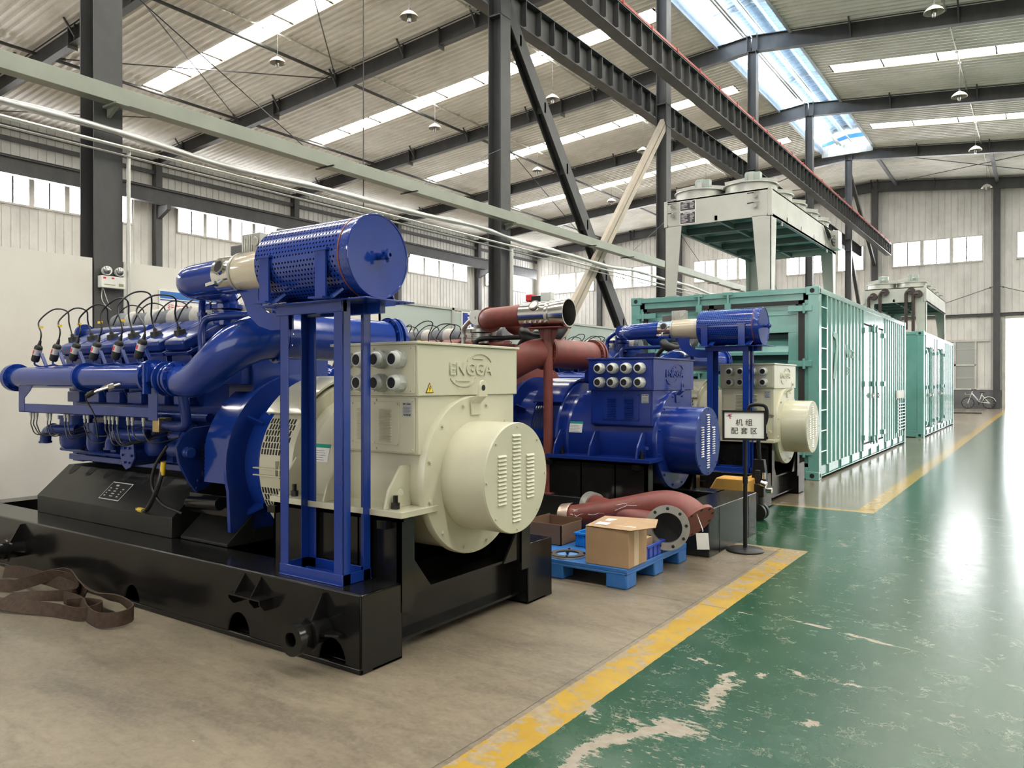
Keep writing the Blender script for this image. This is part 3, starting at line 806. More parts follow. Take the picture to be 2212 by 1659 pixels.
# crane runway girders
def girder(xc, z0, z1, y0, y1, lab, rail, side):
    root = empty('crane_girder', (xc, (y0 + y1) / 2, z0), lab, 'girder')
    B = root.location
    c = MB(B); c.ibeam((xc, y0, (z0 + z1) / 2), (xc, y1, (z0 + z1) / 2), z1 - z0, .30, .02, .014)
    c.build('beam', STEEL, root, smooth=False)
    c = MB(B); y = y0 + .3 if side else y1
    while y < y1:
        c.box(xc - .14, xc + .14, y - .008, y + .008, z0 + .02 + .08, z1 - .02); y += .57
    if side: c.build('stiffener_rib', STEEL, root, smooth=False, kind='stuff')
    c = MB(B); c.ibeam((xc, y0, z1 + .05), (xc, y1, z1 + .05), .10, .08); c.build('rail', STEEL, root, smooth=False)
    if rail:
        c = MB(B); c.bar((xc + .12, y0, z1 + .06), (xc + .12, y1, z1 + .06), .045, .06)
        c.build('conductor_bar', RAILRED, root, smooth=False, label='red conductor bar')
        c = MB(B); y = y0
        while y < y1: c.box(xc + .1, xc + .16, y, y + .04, z1, z1 + .13); y += 1.5
        c.build('insulator', RAILRED, root, smooth=False)
    return root
girder(-7.62, 8.97, 9.62, -6, 50.2, 'long dark crane girder overhead carrying the red rail', True, 1)
girder(-9.22, 8.97, 9.62, -6, 50.2, 'long dark crane girder overhead without red rail, on the left side of the middle columns', False, -1)
girder(-32.4, 9.4, 10.05, -6, 50.2, 'dark crane girder running above the windows of the left wall', False, 0)

# white tubes along the ridge
for k, (x, z, r) in enumerate(((-8.98, .35, .05), (-8.82, .28, .05), (-8.30, .38, .035))):
    c = MB((x, 20, zr(-8.6))); c.cyl((x, -6, zr(-8.6) + z - .2), (x, 43, zr(-8.6) + z - .2), r, seg=10)
    o = c.build('ridge_pipe', GALV); o.location = (x, 20, zr(-8.6))
    tag(o, ['left grey pipe running along the ridge under the blue monitor', 'middle grey pipe running along the ridge under the blue monitor', 'thin right pipe running along the ridge under the blue monitor'][k], 'pipe', 'ridge pipes')

# cable tray, lagged pipe and stays of the middle row
root = empty('cable_tray', (-8.22, 10, 4.48), 'pale green square cable tray running past the columns above the engines', 'cable tray'); B = root.location
c = MB(B); c.box(-8.30, -8.14, -5, 27.3, 4.48, 4.655)
c.build('tray_body', TRAY, root, bevel=.004)
for yc in CY[:4]:
    c = MB(B); c.prism([(-8.385, 4.48), (-8.16, 4.48), (-8.385, 4.37)], 'y', yc - .02, yc + .02); c.box(-8.38, -8.10, yc - .07, yc + .07, 4.46, 4.48); c.build('tray_bracket', TRAY, root, smooth=False)
for yc in CY[:4]:
    for s in (-1, 1): c = MB(B); c.cyl((-8.37, yc + s * .1, 5.9), (-8.2, yc + s * 2.9, 4.5), .007, seg=5); c.bar((-8.38, yc + s * 2.9, 4.47), (-8.02, yc + s * 2.9, 4.47), .02, .02); c.build('stay_rope', CABLE, root)
root = empty('lagged_pipe', (-8.25, 10, 4.15), 'silver lagged pipe sagging along the columns below the cable tray', 'pipe'); B = root.location
c = MB(B); pts = []; y = -5.0
while y < 27.0:
    sag = .018 * math.sin(y * 1.9) + .03 * math.sin(y * .75); pts.append((-8.26 + .01 * math.sin(y * 3), y, 4.19 + sag)); y += .22
c.sweep(pts, [.038 + .007 * math.sin(i * 1.3) + .006 * random.random() for i in range(len(pts))], seg=10)
c.build('lagging', paint('foil_lagging', (0.55, 0.55, 0.53), 0.38, metal=0.7, bump=0.5, bscale=14), root)
c = MB(B); c.cyl((-8.27, -5, 4.06), (-8.27, 27, 4.06), .02, seg=8); c.cyl((-8.3, -5, 3.98), (-8.3, 27, 3.98), .012, seg=6)
c.build('conduit', GALV, root)
c = MB(B); c.cyl((-8.26, 8.1, 4.05), (-8.26, 8.1, zr(-8.6)), .008, seg=5); c.build('hanger_rod', STEEL, root)
for yc, zlo in ((4.60, 0.1), (12.02, 0.1)):
    c = MB(B); r = .02 if yc < 5 else .045
    c.cyl((-8.33, yc, zlo), (-8.33, yc, 4.1), r, seg=10); c.build('drop_pipe', GALV, root)

# pendant lamps
def lamp(x, y, z, lab, grp):
    root = empty('pendant_lamp', (x, y, z), lab, 'lamp', grp); B = root.location
    c = MB(B)
    prof = [(0, .05), (.03, .10), (.07, .165), (.12, .22), (.17, .255), (.20, .27)]
    prof = prof + [(.20, .262)] + [(t, r - .012) for t, r in prof[::-1][1:]]
    c.lathe(prof, (x, y, z + .28), (0, 0, -1), 24, False); c.build('shade', LAMP_W, root)
    c = MB(B); c.cyl((x, y, z + .26), (x, y, z + .12), .06, seg=14); c.cyl((x, y, z + .12), (x, y, z - .05), .075, .05, seg=14); c.build('bulb_cover', REFL, root)
    c = MB(B); c.cyl((x, y, z + .28), (x, y, zr(x) - .1), .008, seg=5); c.box(x - .03, x + .03, y - .03, y + .03, z + .28, z + .34); c.build('hanging_cord', STEEL, root)
    return root
lamps = [(-14.8, 16.3, 'white pendant lamp hanging at the top of the frame left of the second column'),
         (-20.4, 16.2, 'white pendant lamp hanging in front of the nearest roof light'),
         (-20.4, 24.0, 'white pendant lamp just left of the second column, above the blue drum'),
         (-14.8, 24.0, 'white pendant lamp beside the black diagonal brace, right of the second column'),
         (-20.4, 31.7, 'small pendant lamp low between the second column and the black brace'),
         (-14.8, 31.7, 'pendant lamp half hidden behind the pale brace'),
         (-20.4, 39.5, 'smallest pendant lamp, beside the pale brace'), (-14.8, 39.5, 'pendant lamp behind the fans of the large cooler'),
         (-2.55, 24.3, 'largest pendant lamp at the top right'), (-2.55, 32.0, 'second pendant lamp down on the right'),
         (-2.55, 39.8, 'third pendant lamp down on the right'), (-2.55, 47.8, 'lowest pendant lamp on the right, against the far wall')]
for x, y, lab in lamps: lamp(x, y, 11.72 if x < -8 else 11.68 - .0 * y, lab, 'pendant lamps')

# ---------------------------------------------------------------- partition between the columns
m = MB(); m.box(-8.50, -8.40, YB, 4.24, 0, 2.83); m.box(-8.50, -8.40, 4.58, 8.6, 0, 2.83)
struct(m.build('wall_partition', SHEET, smooth=False))
m = MB(); m.box(-8.50, -8.42, 8.6, 10.38, 0, 2.76); m.box(-8.50, -8.42, 10.38, 11.76, 0, 2.70); m.box(-8.50, -8.42, 12.1, 19.4, 0, 2.76)
struct(m.build('wall_partition', GLASSY, smooth=False))
m = MB(); m.box(-8.52, -8.40, 8.55, 8.62, 0, 2.8); m.box(-8.52, -8.40, 10.34, 10.40, 0, 2.78); m.box(-8.52, -8.40, 8.6, 19.4, 2.74, 2.78)
struct(m.build('trim_7', GALV_DULL, smooth=False))

# safety poster
root = empty('safety_poster', (-8.39, 5.39, 1.5), 'white safety poster with a blue header and red Chinese heading on the cream partition', 'poster'); B = root.location
c = MB(B); c.box(-8.398, -8.385, 4.99, 5.79, 1.3, 2.56); c.build('board', PAPER, root, smooth=False)
c = MB(B); c.box(-8.385, -8.382, 5.0, 5.78, 2.47, 2.55); c.build('header_band', INKB2, root, smooth=False)
c = MB(B); c.box(-8.385, -8.382, 5.0, 5.78, 2.445, 2.455); c.build('header_line', INKB, root, smooth=False)
text('heading', '行车安全操作规程', .085, (-8.383, 5.43, 2.36), FX, INKR, root, base=B)
text('small_print', '一、工作前检查设备\n二、严禁超载起吊', .045, (-8.383, 5.36, 2.24), FX, INK, root, base=B)
# blue lifting-area sign
root = empty('area_sign', (-8.40, 10.9, 1.6), 'blue board with white Chinese characters on the green partition', 'sign'); B = root.location
c = MB(B); c.box(-8.42, -8.40, 10.60, 11.24, 1.3, 2.745); c.build('board', INKW, root, smooth=False)
c = MB(B); c.box(-8.40, -8.397, 10.63, 11.21, 1.33, 2.715); c.build('blue_field', INKB, root, smooth=False)
text('lettering', '起\n重', .34, (-8.395, 10.92, 2.40), FX, INKW, root, base=B, offset=.004)
c = MB((-8.41, 11.5, 1.5)); c.box(-8.415, -8.40, 11.30, 11.72, 1.4, 2.62)
o = c.build('notice_board', PAPER, smooth=False); o.location = (-8.41, 11.5, 1.5); tag(o, 'pale notice board right of the blue sign', 'notice')

# emergency light on the first column
root = empty('emergency_light', (-8.38, 4.42, 2.5), 'white twin-head emergency light box fixed to the nearest column', 'emergency light'); B = root.location
c = MB(B); c.box(-8.39, -8.31, 4.29, 4.555, 2.515, 2.645); c.build('battery_case', WHITE_P, root, bevel=.006)
for yy in (4.36, 4.50):
    c = MB(B); c.cyl((-8.36, yy, 2.70), (-8.30, yy - .01, 2.70), .046, .05, seg=20); lh = c.build('lamp_head', WHITE_P, root)
    c = MB(B); c.lathe([(0, .044), (.008, .03), (.012, .001)], (-8.30, yy - .01, 2.70), (1, 0, 0), 20, False); c.build('lens', REFL, lh)
c = MB(B); c.box(-8.312, -8.308, 4.31, 4.34, 2.61, 2.63); c.box(-8.312, -8.308, 4.40, 4.43, 2.615, 2.63); c.build('red_mark', INKR, root, smooth=False)
c = MB(B); c.box(-8.312, -8.308, 4.48, 4.53, 2.54, 2.57); c.box(-8.312, -8.308, 4.32, 4.44, 2.545, 2.555); c.build('test_panel', paint('olive_panel', (.3, .28, .15), .5), root, smooth=False)
c = MB(B); c.sweep(spl([(-8.37, 4.33, 2.52), (-8.36, 4.32, 2.4), (-8.36, 4.36, 2.33), (-8.36, 4.42, 2.28)], 5), .004, seg=6)
c.sweep(spl([(-8.37, 4.34, 2.52), (-8.35, 4.36, 2.42), (-8.36, 4.40, 2.33)], 5), .004, seg=6); c.build('cord', WHITE_P, root)
# ================================================================= GENERATOR SETS
def bolt_ring(mb, c, d, R, n, r=.009, h=.012, a0=0.0):
    c = Vector(c); d = Vector(d).normalized(); u, v = _perp(d)
    for k in range(n):
        a = a0 + 2 * PI * k / n
        p = c + (u * math.cos(a) + v * math.sin(a)) * R
        mb.cyl(p, p + d * h, r, seg=6)

def flanged(mb, p, d, R, t=.022, n=10):
    p = Vector(p); d = Vector(d).normalized()
    mb.cyl(p - d * t, p - d * .002, R, seg=36); mb.cyl(p + d * .002, p + d * t, R, seg=36)
    bolt_ring(mb, p + d * t, d, R * .88, n, .010, .012); bolt_ring(mb, p - d * t, -d, R * .88, n, .010, .012)

def genset(dx, dy, label, alt, eng, pipe, drum=True, f2=(-3.84, 4.03, 1.78), skid_y=(2.79, 4.64), skid_x1=-2.865, boxed=False, skidm=BLACK, gcol=None):
    BS = Vector((-2.87, 3.72, 0))
    root = empty('generator_set', (BS.x + dx, BS.y + dy, 0), label, 'generator set')
    def B(): return MB(BS)
    YC, ZC = 3.72, 0.94
    yn, yf = skid_y
    x0, x1, hh = -7.97, skid_x1, .409
    # ---- base frame
    if not boxed:
        bw = .31
        f = B()
        notch = [(-7.2, .09), (-5.02, .09), (-3.87, .10), (-3.08, .10)]
        pts = [(x0, .03)]
        for cx_, r_ in notch:
            pts += [(cx_ - r_, .03)] + [(cx_ + r_ * math.cos(a), .03 + 1.25 * r_ * math.sin(a)) for a in [PI * (1 - k / 10) for k in range(1, 10)]] + [(cx_ + r_, .03)]
        pts += [(x1, .03), (x1, hh), (x0, hh)]
        f.prism(pts, 'y', yn, yn + .014); f.prism(pts, 'y', yf - .014, yf)
        f.box(x0, x1, yn, yn + .02, 0, .031); f.box(x0, x1, yf - .02, yf, 0, .031)
        f.box(x0, x1, yn + .01, yn + bw, hh - .014, hh); f.box(x0, x1, yf - bw, yf - .01, hh - .014, hh)
        f.box(x0, x1, yn + bw - .014, yn + bw, 0, hh); f.box(x0, x1, yf - bw, yf - bw + .014, 0, hh)
        f.box(x0, x1, yn + .08, yn + bw, 0, .02); f.box(x0, x1, yf - bw, yf - .08, 0, .02)
        for yy in (yn, yf - bw): f.box(x1 - .016, x1, yy, yy + bw, 0, hh); f.box(x0, x0 + .016, yy, yy + bw, 0, hh)
        f.build('base_frame', skidm, root, bevel=.006)
        c = B()
        c.ibeam((x1 - .14, yn + bw, .19), (x1 - .14, yf - bw, .19), .26, .14, .016, .012)
        c.build('cross_member', skidm, root, smooth=False)
        for xx in (-4.15, -5.4, -6.7):
            c = B(); c.ibeam((xx, yn + bw, .19), (xx, yf - bw, .19), .24, .12, .016, .012); c.build('cross_member', skidm, root, smooth=False)
        c = B(); c.box(x0, x0 + .24, yn + bw, yf - bw, .1, hh); c.build('end_beam', skidm, root, smooth=False)
        for sx in (-6.60, -3.135):
            for side, yy in ((-1, yn), (1, yf)):
                h = B(); z = .195
                h.tube((sx, yy, z), (sx, yy + side * .22, z), .062, .036)
                h.cyl((sx, yy + side * .12, z), (sx, yy + side * .135, z), .092, seg=28)
                h.tube((sx, yy + side * .185, z), (sx, yy + side * .225, z), .084, .040)
                h.prism([(yy, z + .05), (yy + side * .02, z + .05), (yy + side * .10, z + .05), (yy + side * .02, z + .19), (yy, z + .19)], 'x', sx - .006, sx + .006)
                h.prism([(sx + .05, yy), (sx + .16, yy + side * .02), (sx + .16, yy + side * .05), (sx + .05, yy + side * .10)], 'z', z - .006, z + .006)
                h.build('towing_lug', skidm, root)
        s = B(); z = .285
        s.box(-3.86, -3.56, yn - .09, yn, z, z + .008)
        for xx in (-3.81, -3.66): s.prism([(yn, z), (yn - .08, z), (yn, z + .11)], 'x', xx - .004, xx + .004)
        for xx in (-3.85, -3.66, -3.57): s.prism([(yn, z), (yn - .085, z), (yn - .085, z - .02), (yn - .05, z - .06), (yn, z - .06)], 'x', xx - .004, xx + .004)
        s.build('jacking_step', skidm, root, smooth=False)
    else:
        f = B(); bw = .26
        f.box(x0, x1 - .3, yn, yn + bw, 0, hh); f.box(x0, x1 - .3, yf - bw, yf, 0, hh)
        f.box(x1 - .34, x1, yn, yf, 0, hh)
        f.build('base_frame', skidm, root, bevel=.008)
        for xx in (-4.15, -5.4, -6.7, -7.8):
            c = B(); c.box(xx, xx + .12, yn + bw, yf - bw, .05, .33); c.build('cross_member', skidm, root, smooth=False)
        c = B()
        c.box(x1 + .001, x1 + .003, yn + .25, yn + .256, 0, hh); c.box(x1 + .001, x1 + .003, yf - .25, yf - .244, 0, hh)
        c.build('weld_seam', skidm, root, smooth=False)
    # ---- alternator pedestals
    for side in (-1, 1):
        p = B()
        ya, yb = YC + side * .63, YC + side * .53
        p.box(-3.93, -2.86, min(ya + side * -.015, ya), max(ya + side * -.015, ya), .30, .755)
        p.box(-3.93, -2.86, min(ya, yb), max(ya, yb), .735, .755)
        for xx in (-3.93, -3.56, -3.2, -2.875): p.box(xx, xx + .016, min(ya, yb), max(ya, yb), .25, .74)
        p.prism([(yb, .54), (yb, .32), (yb - side * .18, .32)], 'x', -2.895, -2.88)
        p.box(-2.90, -2.862, min(ya, yb), max(ya, yb), .30, .75)
        for xx in (-3.93, -3.0): p.box(xx, xx + .07, min(ya, ya + side * .05), max(ya, ya + side * .05), .70, .745)
        p.build('alternator_pedestal', BLACK, root, smooth=False)
    # ---- alternator
    A = B()
    A.lathe([(0, .30), (0, .470), (.012, .475), (.045, .475), (.05, .463), (.14, .455), (.95, .455), (.97, .47), (1.02, .47), (1.02, .40)], (-2.845, YC, ZC), (-1, 0, 0), 64)
    A.lathe([(0, .43), (0, .548), (.02, .56), (.30, .56), (.32, .548), (.32, .43)], (-3.865, YC, ZC), (-1, 0, 0), 64, False)
    A.lathe([(0, .001), (0, .44), (.34, .44), (.34, .001)], (-3.86, YC, ZC), (-1, 0, 0), 48)
    alt_o = A.build('alternator_housing', alt, root, bevel=0, angle=30)
    # slots of the vent ring
    s = B()
    def slot(ang, xa, xb, da):
        for (q0, q1) in ((xa, xb),):
            a = math.radians(ang)
            c_ = Vector((0, -math.cos(a), math.sin(a))); t_ = Vector((0, math.sin(a), math.cos(a)))
            o_ = Vector((0, YC, ZC)) + c_ * .5595
            L = math.radians(da) * .56
            vs = [Vector((x, 0, 0)) + o_ + t_ * l + c_ * d for x in (q0, q1) for l in (-L / 2, L / 2) for d in (-.004, .0035)]
            s.add(vs, [(0, 1, 3, 2), (4, 6, 7, 5), (0, 4, 5, 1), (2, 3, 7, 6), (0, 2, 6, 4), (1, 5, 7, 3)])
    for side in (1,):
        for j in range(6):
            for k in range(9):
                st = (j % 2) * .014 if j < 5 else 0
                slot(33 - j * 4.3, -4.155 + k * .028 + st, -4.143 + k * .028 + st, 3.6)
        for j in range(4):
            for k in range(9): slot(-14 - j * 4.6, -4.155 + k * .028 + (j % 2) * .014 * (j > 0), -4.143 + k * .028 + (j % 2) * .014 * (j > 0), 3.8)
    s.build('vent_slot', HOLE, alt_o, smooth=False, kind='stuff')
    # hood over the vent ring, standing off the barrel
    hd = B(); n = 28; vs = []; fs = []
    for i in range(n + 1):
        a = math.radians(37 + (180 - 74) * i / n); c_ = Vector((0, -math.cos(a), math.sin(a)))
        for x, r in ((-4.20, .565), (-4.20, .60), (-3.86, .60), (-3.86, .585), (-4.18, .585)): vs.append(Vector((x, YC, ZC)) + c_ * r)
    for i in range(n):
        for k in range(5):
            k2 = (k + 1) % 5; fs.append((i * 5 + k, i * 5 + k2, (i + 1) * 5 + k2, (i + 1) * 5 + k))
    fs.append((0, 1, 2, 3, 4)); fs.append(tuple(n * 5 + k for k in (4, 3, 2, 1, 0)))
    hd.add(vs, fs)
    hd.build('vent_hood', alt, alt_o, angle=40)
    bl = B(); bl.box(-4.20, -3.88, YC - .585, YC - .56, ZC + .005, ZC + .012); bl.box(-4.20, -3.88, YC - .585, YC - .56, ZC - .04, ZC - .033)
    bl.box(-3.98, -3.975, YC - .585, YC - .56, ZC - .04, ZC + .06); bl.cyl((-3.95, YC - .575, ZC - .05), (-3.95, YC - .575, ZC + .03), .006, seg=6)
    bl.build('band_clamp', alt, alt_o, smooth=False)
    # bolts on the end bell, lifting eye
    b = B(); bolt_ring(b, (-2.845, YC, ZC), (1, 0, 0), .435, 12, .011, .014, .26)
    b.build('end_bolt', alt, alt_o)
    e = B()
    zt = ZC + .42
    e.prism([(YC - .045, zt - .06), (YC + .045, zt - .06), (YC + .05, zt + .02), (YC - .05, zt + .02)], 'x', -2.845, -2.833)
    e.bar((-2.838, YC, zt + .015), (-2.79, YC, zt + .06), .09, .014, (1, 0, -1))
    pl = [(YC - .045, zt + .05), (YC + .045, zt + .05), (YC + .038, zt + .12), (YC + .02, zt + .145), (YC, zt + .152), (YC - .02, zt + .145), (YC - .038, zt + .12)]
    e.prism(pl, 'x', -2.795, -2.781)
    e.build('lifting_eye', alt, alt_o, bevel=.004)
    eh = B(); eh.cyl((-2.7805, YC, zt + .105), (-2.7795, YC, zt + .105), .018, seg=16); eh.build('eye_hole', HOLE, alt_o)
    e = B(); e.prism([(-3.86, 1.50), (-3.79, 1.50), (-3.79, 1.60), (-3.81, 1.63), (-3.84, 1.63), (-3.86, 1.60)], 'y', YC - .012, YC + .012)
    e.build('lifting_eye', alt, alt_o, bevel=.004)
    # feet
    for side in (-1, 1):
        ft = B(); ya = YC + side * .665; yb = YC + side * .36
        ft.box(-3.93, -2.83, min(ya, yb), max(ya, yb), .765, .80)
        for xx in (-3.86, -3.47, -2.98):
            ft.prism([(ya + side * -.01, .80), (ya - side * .04, .90), (ya - side * .14, 1.03), (yb, 1.03), (yb, .80)], 'x', xx, xx + .016)
        ft.build('mounting_foot', alt, alt_o, smooth=False, bevel=.003)
        for xx in (-3.78, -2.94):
            bb = B(); bb.cyl((xx, ya - side * .07, .80), (xx, ya - side * .07, .835), .024, seg=6); bb.cyl((xx, ya - side * .07, .83), (xx, ya - side * .07, .875), .014, seg=10)
            bb.build('foot_bolt', BLACK, alt_o)
    e = B(); e.cyl((-2.90, YC - .60, .90), (-2.87, YC - .63, .90), .016, seg=14); e.build('earth_boss', alt, alt_o)
    # end cover cylinder and louvres
    ec = B(); ec.lathe([(0, .324), (.30, .324), (.305, .32), (.31, .32), (.31, .001)], (-2.845, YC, ZC), (1, 0, 0), 64)
    ec_o = ec.build('end_cover', alt, root, angle=30)
    X = -2.536
    def louvres(yc, half, zc_, n, pitch=.0225):
        lv = B()
        for k in range(n):
            z = zc_ + (k - (n - 1) / 2) * pitch
            vs = [(X, yc - half, z + .009), (X, yc + half, z + .009), (X + .011, yc + half - .004, z - .003), (X + .011, yc - half + .004, z - .003), (X, yc - half, z - .005), (X, yc + half, z - .005)]
            lv.add(vs, [(0, 3, 2, 1), (3, 4, 5, 2), (0, 4, 3), (1, 2, 5)])
        lv.build('louvre_bank', alt if gcol is None else gcol, ec_o, smooth=False)
    louvres(YC - .01, .042, ZC, 23); louvres(YC - .155, .042, ZC, 13); louvres(YC + .135, .042, ZC, 12)
    b = B(); bolt_ring(b, (X, YC, ZC), (1, 0, 0), .30, 8, .007, .008); b.build('cover_screw', alt, ec_o)
    # terminal box
    tb = B(); tb.box(-3.55, -2.872, 3.23, 4.21, 1.42, 1.712)
    tbo = tb.build('terminal_box', alt, root, bevel=.005)
    l = B(); l.box(-3.565, -2.86, 3.215, 4.225, 1.712, 1.728); l.build('box_lid', alt, tbo, bevel=.003)
    l = B(); l.box(-3.535, -2.885, 3.25, 4.19, 1.09, 1.42); l.build('lower_box', alt, tbo, bevel=.004)
    l = B(); l.box(-3.50, -2.885, 3.222, 3.23, 1.435, 1.70); l.build('gland_plate', alt, tbo, bevel=.002)
    for zz in (1.628, 1.495):
        for k in range(4):
            xg = -2.995 - .139 * k
            g = B(); g.cyl((xg, 3.222, zz), (xg, 3.212, zz), .052, seg=24); g.cyl((xg, 3.212, zz), (xg, 3.175, zz), .052, seg=8)
            g.lathe([(0, .047), (.02, .044), (.03, .036), (.03, .031), (-.01, .031)], (xg, 3.176, zz), (0, -1, 0), 28, False)
            go = g.build('cable_gland', GLAND, tbo)
            h = B(); h.cyl((xg, 3.168, zz), (xg, 3.15, zz), .0305, seg=24); h.build('gland_bore', HOLE, go)
    l = B(); l.box(-3.515, -2.905, 3.240, 3.25, 1.10, 1.41); l.build('side_panel', alt, tbo, bevel=.002)
    l = B(); l.box(-3.40, -3.02, 3.235, 3.241, 1.14, 1.385); vp = l.build('louvre_panel', alt, tbo, bevel=.002)
    for (xa, xb) in ((-3.35, -3.255), (-3.17, -3.075)):
        lv = B()
        for k in range(12):
            z = 1.165 + k * .0158
            lv.add([(xa, 3.235, z + .007), (xb, 3.235, z + .007), (xb - .003, 3.222, z - .003), (xa + .003, 3.222, z - .003), (xa, 3.235, z - .005), (xb, 3.235, z - .005)], [(0, 1, 2, 3), (3, 2, 5, 4), (0, 3, 4), (1, 5, 2)])
        lv.build('louvre_bank', alt, vp, smooth=False)
    sc_ = B()
    for xx in (-3.48, -3.2, -2.92):
        for zz in (1.45, 1.69): sc_.cyl((xx, 3.222, zz), (xx, 3.215, zz), .007, seg=6)
        for zz in (1.115, 1.395): sc_.cyl((xx, 3.24, zz), (xx, 3.232, zz), .007, seg=6)
    for xx in (-3.39, -3.21, -3.03):
        for zz in (1.15, 1.375): sc_.cyl((xx, 3.235, zz), (xx, 3.229, zz), .006, seg=6)
    sc_.build('panel_screw', alt, tbo)
    # maker's lettering on the end of the box
    text('raised_lettering', 'ENGGA', .105, (-2.870, 3.715, 1.575), FX, alt, tbo, ext=.006, base=BS, xs=1.18, offset=.0012)
    ar = B()
    def arc(cy_, cz_, ry, rz, a0, a1, n=18):
        for i in range(n):
            a = math.radians(a0 + (a1 - a0) * i / n); c_ = math.radians(a0 + (a1 - a0) * (i + 1) / n)
            ar.bar((-2.869, cy_ + ry * math.cos(a), cz_ + rz * math.sin(a)), (-2.869, cy_ + ry * math.cos(c_), cz_ + rz * math.sin(c_)), .009, .006, (1, 0, 0))
    arc(3.80, 1.60, .13, .075, 20, 160); arc(3.64, 1.55, .13, .075, 200, 340)
    ar.bar((-2.869, 3.57, 1.507), (-2.869, 3.70, 1.507), .006, .006, (1, 0, 0)); ar.bar((-2.869, 3.73, 1.643), (-2.869, 3.84, 1.643), .006, .006, (1, 0, 0))
    ar.build('raised_emblem', alt, tbo, smooth=False)
    if drum and dy < 1:
        wtri = B(); wtri.prism([(3.33 - .034, 1.437), (3.33 + .034, 1.437), (3.33, 1.497)], 'x', -2.871, -2.8695); wo = wtri.build('warning_triangle', INK, tbo, smooth=False, label='yellow and black electrical warning triangle')
        wtri = B(); wtri.prism([(3.33 - .0265, 1.4415), (3.33 + .0265, 1.4415), (3.33, 1.4885)], 'x', -2.8695, -2.8685); wtri.build('yellow_field', paint('warning_yellow', (.85, .60, .02), .5), wo, smooth=False)
        wtri = B(); wtri.prism([(3.333, 1.478), (3.323, 1.462), (3.329, 1.462), (3.325, 1.446), (3.338, 1.465), (3.332, 1.465), (3.338, 1.478)], 'x', -2.8685, -2.8675); wtri.build('lightning_bolt', INK, wo, smooth=False)
    # rating labels
    pl_ = B(); pl_.box(-2.995, -2.925, 3.2385, 3.2402, 1.305, 1.385); lo = pl_.build('rating_plate', PLATE_S, tbo, smooth=False)
    ln = B()
    ln.box(-2.99, -2.97, 3.2378, 3.2386, 1.372, 1.379); ln.box(-2.962, -2.932, 3.2378, 3.2386, 1.372, 1.378)
    for k in range(6): ln.box(-2.988, -2.932 - .006 * (k % 3), 3.2378, 3.2386, 1.356 - k * .0062, 1.3575 - k * .0062)
    for k in range(4): ln.box(-2.985 + k * .014, -2.975 + k * .014, 3.2378, 3.2386, 1.309, 1.318)
    ln.build('printed_lines', INK, lo, smooth=False)
    st = B(); a = math.radians(8); c_ = Vector((0, -math.cos(a), math.sin(a))); t_ = Vector((0, math.sin(a), math.cos(a)))
    def patch(mb, xa, xb, a0, a1, r0):
        n = 6; vs = []; fs = []
        for i in range(n + 1):
            q = math.radians(a0 + (a1 - a0) * i / n); cc = Vector((0, -math.cos(q), math.sin(q)))
            vs += [Vector((xa, YC, ZC)) + cc * r0, Vector((xb, YC, ZC)) + cc * r0]
        for i in range(n): fs.append((2 * i, 2 * i + 1, 2 * i + 3, 2 * i + 2))
        mb.add(vs, fs)
    patch(st, -3.79, -3.645, 8, 22, .4565); so = st.build('barrel_label', PAPER, alt_o, smooth=False, label='white label with a green header on the barrel')
    st = B(); patch(st, -3.79, -3.645, 19, 22, .4572); st.build('green_header', INKG, so, smooth=False)
    st = B()
    for k in range(5): patch(st, -3.78, -3.69 + .01 * (k % 3), 16.5 - k * 1.8, 16.8 - k * 1.8, .4572)
    st.build('printed_lines', INK, so, smooth=False)

    # ---- flywheel housing
    fw = B()
    pts = [(YC + .615 * math.cos(math.radians(a)), ZC + .615 * math.sin(math.radians(a))) for a in range(-20, 201, 8)]
    pts += [(YC - .58, .50), (YC + .58, .50)]
    fw.prism(pts, 'x', -4.47, -4.44)
    pts2 = [(YC + .60 * math.cos(math.radians(a)), ZC + .60 * math.sin(math.radians(a))) for a in range(8, 173, 8)]
    pts2 += [(YC - .59, ZC - .12), (YC + .59, ZC - .12)]
    fw.prism(pts2, 'x', -4.72, -4.47)
    fw.lathe([(0, .47), (.22, .44)], (-4.44, YC, ZC), (1, 0, 0), 48)
    for a in (35, -35, 145, 215):
        q = math.radians(a); c_ = Vector((0, math.cos(q), math.sin(q)))
        fw.bar(Vector((-4.44, YC, ZC)) + c_ * .54, Vector((-4.36, YC, ZC)) + c_ * .46, .012, .10, c_)
    fw.build('flywheel_housing', BLUE if eng is not RED else BLUE_DK, root, angle=35)
    gt = B()
    for k in range(9): gt.box(-4.735, -4.715, YC - .60, YC - .56, .86 + k * .028, .873 + k * .028)
    gt.build('gear_guard', BLACK, root, smooth=False)
    sp = B()
    sp.prism([(yn + .31, .41), (yn + .31, .43), (YC - .42, .60), (YC - .42, .41)], 'x', -4.95, -4.42); sp.prism([(yf - .31, .41), (yf - .31, .43), (YC + .42, .60), (YC + .42, .41)], 'x', -4.95, -4.42)
    sp.box(-4.95, -4.42, YC - .42, YC + .42, .41, .5)
    sp.build('housing_support', BLACK_SAT, root, bevel=.004)

    # ---- engine block
    m = B()
    m.box(-6.95, -4.72, YC - .36, YC + .36, .86, 1.32)
    m.prism([(YC - .36, 1.30), (YC + .36, 1.30), (YC + .30, 1.62), (YC + .12, 1.46), (YC - .12, 1.46), (YC - .30, 1.62)], 'x', -6.95, -4.80)
    m.box(-6.98, -4.85, YC - .40, YC + .40, .83, .88)
    m.box(-7.12, -6.95, YC - .30, YC + .30, .80, 1.50)
    for k in range(14):
        xx = -6.88 + k * .155
        m.cyl((xx, YC - .375, .88), (xx, YC - .375, .905), .012, seg=6)
